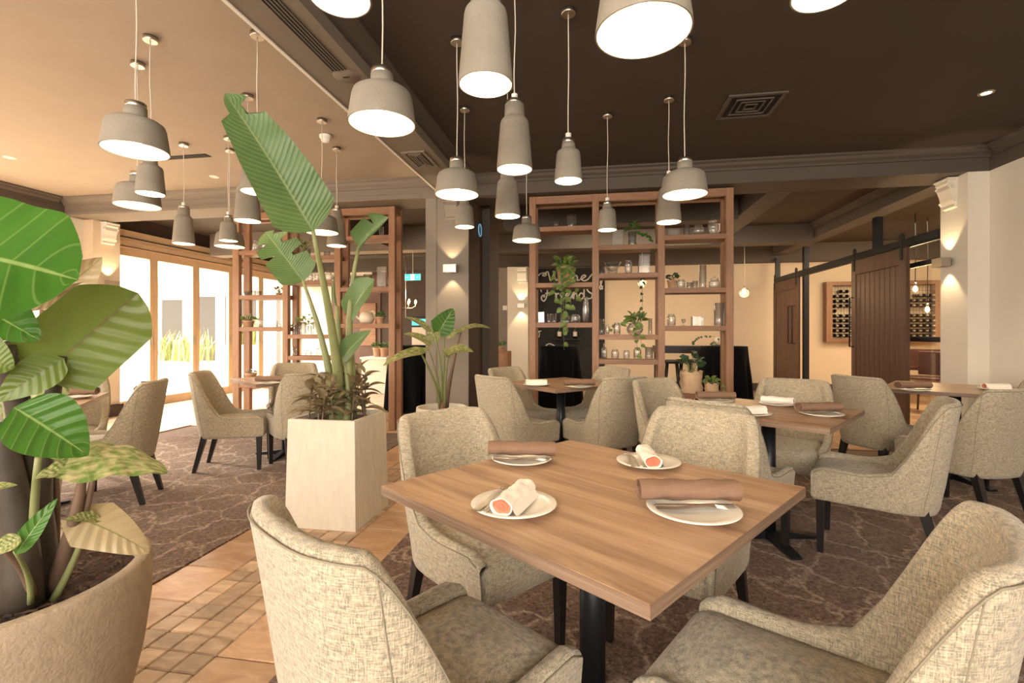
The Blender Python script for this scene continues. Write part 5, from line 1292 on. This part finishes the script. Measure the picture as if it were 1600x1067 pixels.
# ------------------------------------------------------------------ wall lights, corbels, fittings
def sconce(loc, n_, label, e=9, s_=1.0):
    """n_: outward wall normal (x, y)"""
    rz = math.atan2(n_[1], n_[0])-PI/2 if False else math.atan2(n_[1], n_[0])
    t = thing('wall_light', label, 'lamp', loc, rz)
    MB().box(0, -.03*s_, -.03*s_, .012, .03*s_, .03*s_, .002).build('back_plate', M['steel'], t)
    mb = MB(); w2, dpt = .075*s_, .12*s_
    mb.box(.04*s_, -w2, -.045*s_, .045*s_, w2, .045*s_).box(dpt-.004, -w2, -.045*s_, dpt, w2, .045*s_).box(.045*s_, -w2, -.045*s_, dpt-.004, -w2+.004, .045*s_).box(.045*s_, w2-.004, -.045*s_, dpt-.004, w2, .045*s_).box(.011, -.02, -.02, .041*s_, .02, .02)
    mb.build('housing', M['steel'], t)
    for sgn in (1, -1):
        l = bpy.data.lights.new('lamp_light', 'SPOT'); l.energy = e; l.color = (1, .74, .42); l.spot_size = math.radians(75); l.spot_blend = .35; l.shadow_soft_size = .012
        lo = bpy.data.objects.new('lamp_light', l); col.objects.link(lo); lo.parent = t; lo.location = (.082*s_, 0, 0)
        lo.rotation_euler = (0 if sgn < 0 else PI, 0, 0)
        lo.location.z = .02*sgn
sconce((ony(707, 420, 5.45).x, 5.45, ony(707, 421, 5.45).z), (0, -1), 'brushed steel up and down light on the grey column')
sconce((3.586, onx(1484, 410, 3.586).y, onx(1484, 410, 3.586).z), (-1, 0), 'brushed steel up and down light on the white pilaster')
sconce((-6.84, onx(168, 444, -6.84).y, onx(168, 444, -6.84).z), (1, 0), 'up and down light on the pilaster by the folding doors', 12)
sconce((ony(815, 478, 10.4).x, 10.4, ony(815, 478, 10.4).z), (0, -1), 'small wall light on the far pale pillar', 12)
def corbel(loc, n_, label, m, s_=1.0):
    t = thing('corbel', label, 'corbel', loc, math.atan2(n_[1], n_[0]))
    pr = [(0, 0), (.09, 0), (.09, -.03), (.07, -.05), (.075, -.09), (.055, -.15), (.045, -.2), (.03, -.24), (.03, -.27), (0, -.28)]
    n = len(pr); a_ = [(x*s_, -.09*s_, z*s_) for x, z in pr]; b_ = [(x*s_, .09*s_, z*s_) for x, z in pr]
    MB().add(a_+b_, [(i, (i+1) % n, n+(i+1) % n, n+i) for i in range(n)]+[tuple(reversed(range(n))), tuple(range(n, 2*n))]).build('bracket', m, t)
    for (cx2, cz, r) in ((.055, -.07, .030), (.03, -.215, .022)):
        pts = [((cx2+r*(1-k/22)*math.cos(k*.6))*s_, 0, (cz+r*(1-k/22)*math.sin(k*.6))*s_) for k in range(20)]
        for sy in (-.095, .095): MB().tube([(p[0], sy*s_, p[2]) for p in pts], .007*s_, 6).build('scroll', m, t)
    MB().box(-.0, -.105*s_, 0, .10*s_, .105*s_, .022*s_, .004).build('cap', m, t)
corbel((3.586, onx(1483, 340, 3.586).y-.03, BB-.03), (-1, 0), 'carved white corbel at the head of the white pilaster', M['white_wall'], 1.0)
corbel((-6.84, 5.86, BB-.03), (1, 0), 'carved cream corbel at the head of the pilaster by the doors', M['white'], 1.0)
corbel((ony(706, 330, 5.45).x, 5.45, BB-.03), (0, -1), 'carved corbel on the grey column behind the wide pendant', M['grey'], .8)
corbel((ony(816, 425, 10.4).x, 10.4, 2.58), (0, -1), 'small white corbel on the far pale pillar', M['white'], 1.1)
# exit sign
q = ony(645, 433, 7.95); es = thing('exit_sign', 'green and white running figure exit sign hanging behind the shelf end', 'sign', (q.x, 7.95, q.z))
MB().box(-.14, -.012, -.055, .14, .012, .055, .003).build('panel', M['teal'], es)
mb = MB(); mb.box(-.035, -.014, -.05, .035, -.0125, .05); mb.box(-.137, -.0135, -.052, -.134, -.0125, .052).box(.134, -.0135, -.052, .137, -.0125, .052)
for x0 in (-.115, .075): mb.box(x0, -.0135, -.004, x0+.035, -.0125, .004)
mb.build('symbol', M['sign_white'], es)
mb = MB().tube([(-.008, -.015, .025), (.002, -.015, -.005), (-.01, -.015, -.035)], .004, 5).tube([(.002, -.015, -.005), (.015, -.015, -.03)], .004, 5).lathe([(0, -.008), (.008, 0), (0, .008)], 8, (-.003, -.016, .036), caps=False)
o = mb.build('running_figure', M['teal'], es); o['kind'] = 'stuff'
MB().box(-.004, -.004, .055, .004, .004, 2.601-q.z).build('hanger', M['white'], es)
# glazed fridge door strip
q = ony(662, 515, 9.9); fr = thing('glass_door_fridge', 'tall glass fronted fridge with a teal header beside the column', 'fridge', (q.x, 9.95, 0))
MB().box(-.3, 0, .05, .3, .5, 1.55, .01).build('body', M['black_metal'], fr); MB().box(-.28, -.012, .12, .28, -.001, 1.32, .004).build('door', M['foil'], fr); MB().box(-.28, -.012, 1.36, .28, -.001, 1.5).build('header', M['teal'], fr)
q = ony(584, 560, 9.0); ct = thing('service_counter', 'white topped service counter seen through the courtyard shelving', 'counter', (q.x, 9.0, 0))
MB().box(-.26, 0, 0, .26, .5, .68, .005).build('body', M['white_wall'], ct); MB().box(-.28, -.03, .68, .28, .52, .72, .004).build('counter_top', M['white'], ct)
for i_, px_ in enumerate((589, 600)):
    pp = ony(px_, 560, 9.2); potted('counter_herb', ('first' if i_ == 0 else 'second')+' small potted herb on the white service counter', (pp.x, 9.2, .7205), .08, .18, 'terracotta', 'leaf', 14, .13, .16, [], .08, 30+i_)
q = ony(573, 500, YB-.02); pn = thing('timber_wall_panel', 'reddish timber panel on the rear wall behind the watering can', 'panel', (q.x, YB-.03, 0))
MB().box(-.9, 0, .0, .35, .029, 2.55).build('board', M['barn'], pn); MB().box(-.15, -.04, .9, .25, -.001, 1.9, .004).build('inset', M['oak_h'], pn)
q = ony(789, 481, 10.6); o = MB().box(-.05, -.012, -.05, .05, 0, .05, .003).build('wall_switch', M['white'], None, (q.x, 10.599, q.z)); tag(o, 'square white control plate on the grey rear wall', 'switch')
# blue lit ring on the column side
q = at(754, 357, 6.0); o = MB().tube([(0, .075*math.cos(k*PI/12), .075*math.sin(k*PI/12)) for k in range(25)], .008, 6).build('light_ring', M['blue_ring'], None, (-1.418, 5.95, q.z)); tag(o, 'faint blue ring fitting on the dark side of the column', 'light')

# ceiling fittings
def diffuser(px, py, z, sx, sy, label, m='black_metal', rz=0):
    p = onz(px, py, z); t = thing('ceiling_vent', label, 'vent', (p.x, p.y, z), rz)
    MB().box(-sx/2, -sy/2, -.012, sx/2, -sy/2+.03, -.0005).box(-sx/2, sy/2-.03, -.012, sx/2, sy/2, -.0005).box(-sx/2, -sy/2+.03, -.012, -sx/2+.03, sy/2-.03, -.0005).box(sx/2-.03, -sy/2+.03, -.012, sx/2, sy/2-.03, -.0005).build('frame', M[m], t)
    MB().box(-sx/2+.03, -sy/2+.03, -.003, sx/2-.03, sy/2-.03, -.0006).build('backing', M['grille'], t)
    for k in range(1, 4):
        a_, b2 = sx/2-.03-k*(min(sx, sy)/2-.03)/4, sy/2-.03-k*(min(sx, sy)/2-.03)/4
        mb = MB(); wv = .010
        for (x0, y0, x1, y1) in ((-a_, -b2, a_, -b2+wv), (-a_, b2-wv, a_, b2), (-a_, -b2+wv, -a_+wv, b2-wv), (a_-wv, -b2+wv, a_, b2-wv)): mb.box(x0, y0, -.014, x1, y1, -.004)
        mb.build('slat', M[m], t)
    return t
diffuser(1172, 165, CEIL, .42, .42, 'square ceiling vent in the dark ceiling', 'beam_dark')
diffuser(657, 249, 2.82, .22, .42, 'rectangular vent in the underside of the long beam', 'beam')
p = onz(285, 245, CEIL)
o = thing('ceiling_vent', 'slim black slot vent in the tan ceiling', 'vent', (p.x, p.y, CEIL)); MB().box(-.3, -.04, -.006, .3, .04, -.0005).build('grille', M['grille'], o)
# linear slot diffuser in the beam
a, b = onz(425, 2, 2.82), onz(531, 109, 2.82)
o = thing('slot_diffuser', 'long linear slot vent along the underside of the beam', 'vent', (a.x, (b.y-1.2), 2.82))
ya, yb_ = -1.2, b.y
MB().box(-.045, -2, -.006, .045, 1.2, -.0005).build('backing', M['grille'], o)
for k in range(5): MB().box(-.045+k*.021, -2, -.009, -.039+k*.021, 1.2, -.0061).build('slat', M['beam'], o)
p = onz(541, 119, 2.82); o = thing('access_plate', 'round plate with a key slot in the underside of the beam', 'plate', (p.x, p.y, 2.82))
MB().lathe([(0, -.006), (.075, -.006), (.082, -.0005)], 32, caps=False).build('cover', M['beam'], o); MB().box(-.02, -.006, -.0085, .02, .006, -.0061).build('slot', M['grille'], o)
p = onz(509, 212, CEIL); o = thing('smoke_detector', 'white smoke detector on the tan ceiling between two flexes', 'detector', (p.x, p.y, CEIL))
MB().lathe([(.055, -.0005), (.055, -.02), (.045, -.028)], 28, caps=False).build('base', M['white'], o); MB().lathe([(.043, -.028), (.04, -.05), (.025, -.062), (0, -.064)], 24, caps=False).build('dome', M['white'], o)
def downlight(px, py, label, lit):
    p = onz(px, py, CEIL); t = thing('downlight', label, 'lamp', (p.x, p.y, CEIL))
    MB().lathe([(.032, -.001), (.034, -.006), (.05, -.005), (.052, -.0005)], 28, caps=False).build('trim_ring', M['steel'] if lit else M['white'], t)
    MB().lathe([(0, -.003), (.031, -.003)], 20, caps=False).build('lens', M['bulb'] if lit else M['white'], t)
    if lit:
        l = bpy.data.lights.new('lamp_light', 'SPOT'); l.energy = 60; l.color = (1, .78, .5); l.spot_size = 1.5; l.spot_blend = .6; l.shadow_soft_size = .03
        lo = bpy.data.objects.new('lamp_light', l); col.objects.link(lo); lo.parent = t; lo.location = (0, 0, -.02)
downlight(1541, 145, 'lit recessed downlight in the dark ceiling near the white wall', True)
downlight(15, 246, 'unlit recessed downlight near the window bulkhead', False)
downlight(335, 276, 'unlit recessed downlight near the cross bulkhead', False)
# dark bag by the pilaster
q = onz(206, 655, .0); bg_ = thing('black_case', 'black carry case standing by the foot of the pilaster', 'bag', (-6.62, 6.25, .0), .5)
MB().box(-.13, -.10, 0, .13, .10, .42, .03).build('body', M['suit'], bg_)
MB().tube([(-.06, 0, .42), (-.05, 0, .47), (.05, 0, .47), (.06, 0, .42)], .012, 8).build('handle', M['suit'], bg_)

# ------------------------------------------------------------------ courtyard
struct('ground', MB().box(-40, -20, -.3, -7.26, 40, -.05), M['paving'])
def outplanter(x0, x1, y0, y1, z, label, seed):
    t = thing('courtyard_planter', label, 'planter', ((x0+x1)/2, (y0+y1)/2, -.05)); rnd = random.Random(seed)
    hx, hy = (x1-x0)/2, (y1-y0)/2
    MB().box(-hx, -hy, 0, hx, hy, z, .01).build('trough', M['out_white'], t)
    g = MB()
    for _ in range(90):
        x, y2 = rnd.uniform(-hx, hx)*.9, rnd.uniform(-hy, hy)*.8; a_ = rnd.uniform(0, 6.28); L = rnd.uniform(.4, .75); ln = rnd.uniform(.05, .35)
        P = [V((x, y2, z)), V((x+math.cos(a_)*ln*.3, y2+math.sin(a_)*ln*.3, z+L*.6)), V((x+math.cos(a_)*ln, y2+math.sin(a_)*ln, z+L))]
        s_ = V((-math.sin(a_), math.cos(a_), 0))*.022
        g.add([P[0]-s_, P[0]+s_, P[1]+s_*.9, P[1]-s_*.9, P[2]], [(0, 1, 2, 3), (3, 2, 4)])
    o = g.build('strap_foliage', M['grass'], t); o['kind'] = 'stuff'
outplanter(-9.5, -8.05, 8.9, 9.4, .64, 'long white trough of strap leaved plants outside the glass doors', 3)
outplanter(-9.0, -8.3, 10.6, 11.1, .95, 'taller white trough of pale plants outside the glass doors', 4)
bl = thing('courtyard_building', 'sun bleached white building with dark doorways across the courtyard', 'building', (-14, 16, -.05))
MB().box(-12, 0, 0, 10, .3, 3.3).build('wall', M['out_white'], bl)
MB().box(-12, -.9, 3.0, 10, -.0, 3.12).build('awning', M['out_white'], bl)
for x0, x1, z1 in ((-2.2, -1.3, 2.5), (-.9, .1, 2.6), (.5, 1.9, 2.6), (2.6, 3.6, 2.5), (4.2, 5.6, 2.6)):
    f = MB().box(x0-.08, -.03, 0, x0, 0, z1).box(x1, -.03, 0, x1+.08, 0, z1).box(x0, -.03, z1, x1, 0, z1+.08).build('door_frame', M['white'], bl)
    MB().box(x0, -.012, .02, x1, -.001, z1).build('pane', M['out_dark'], f)
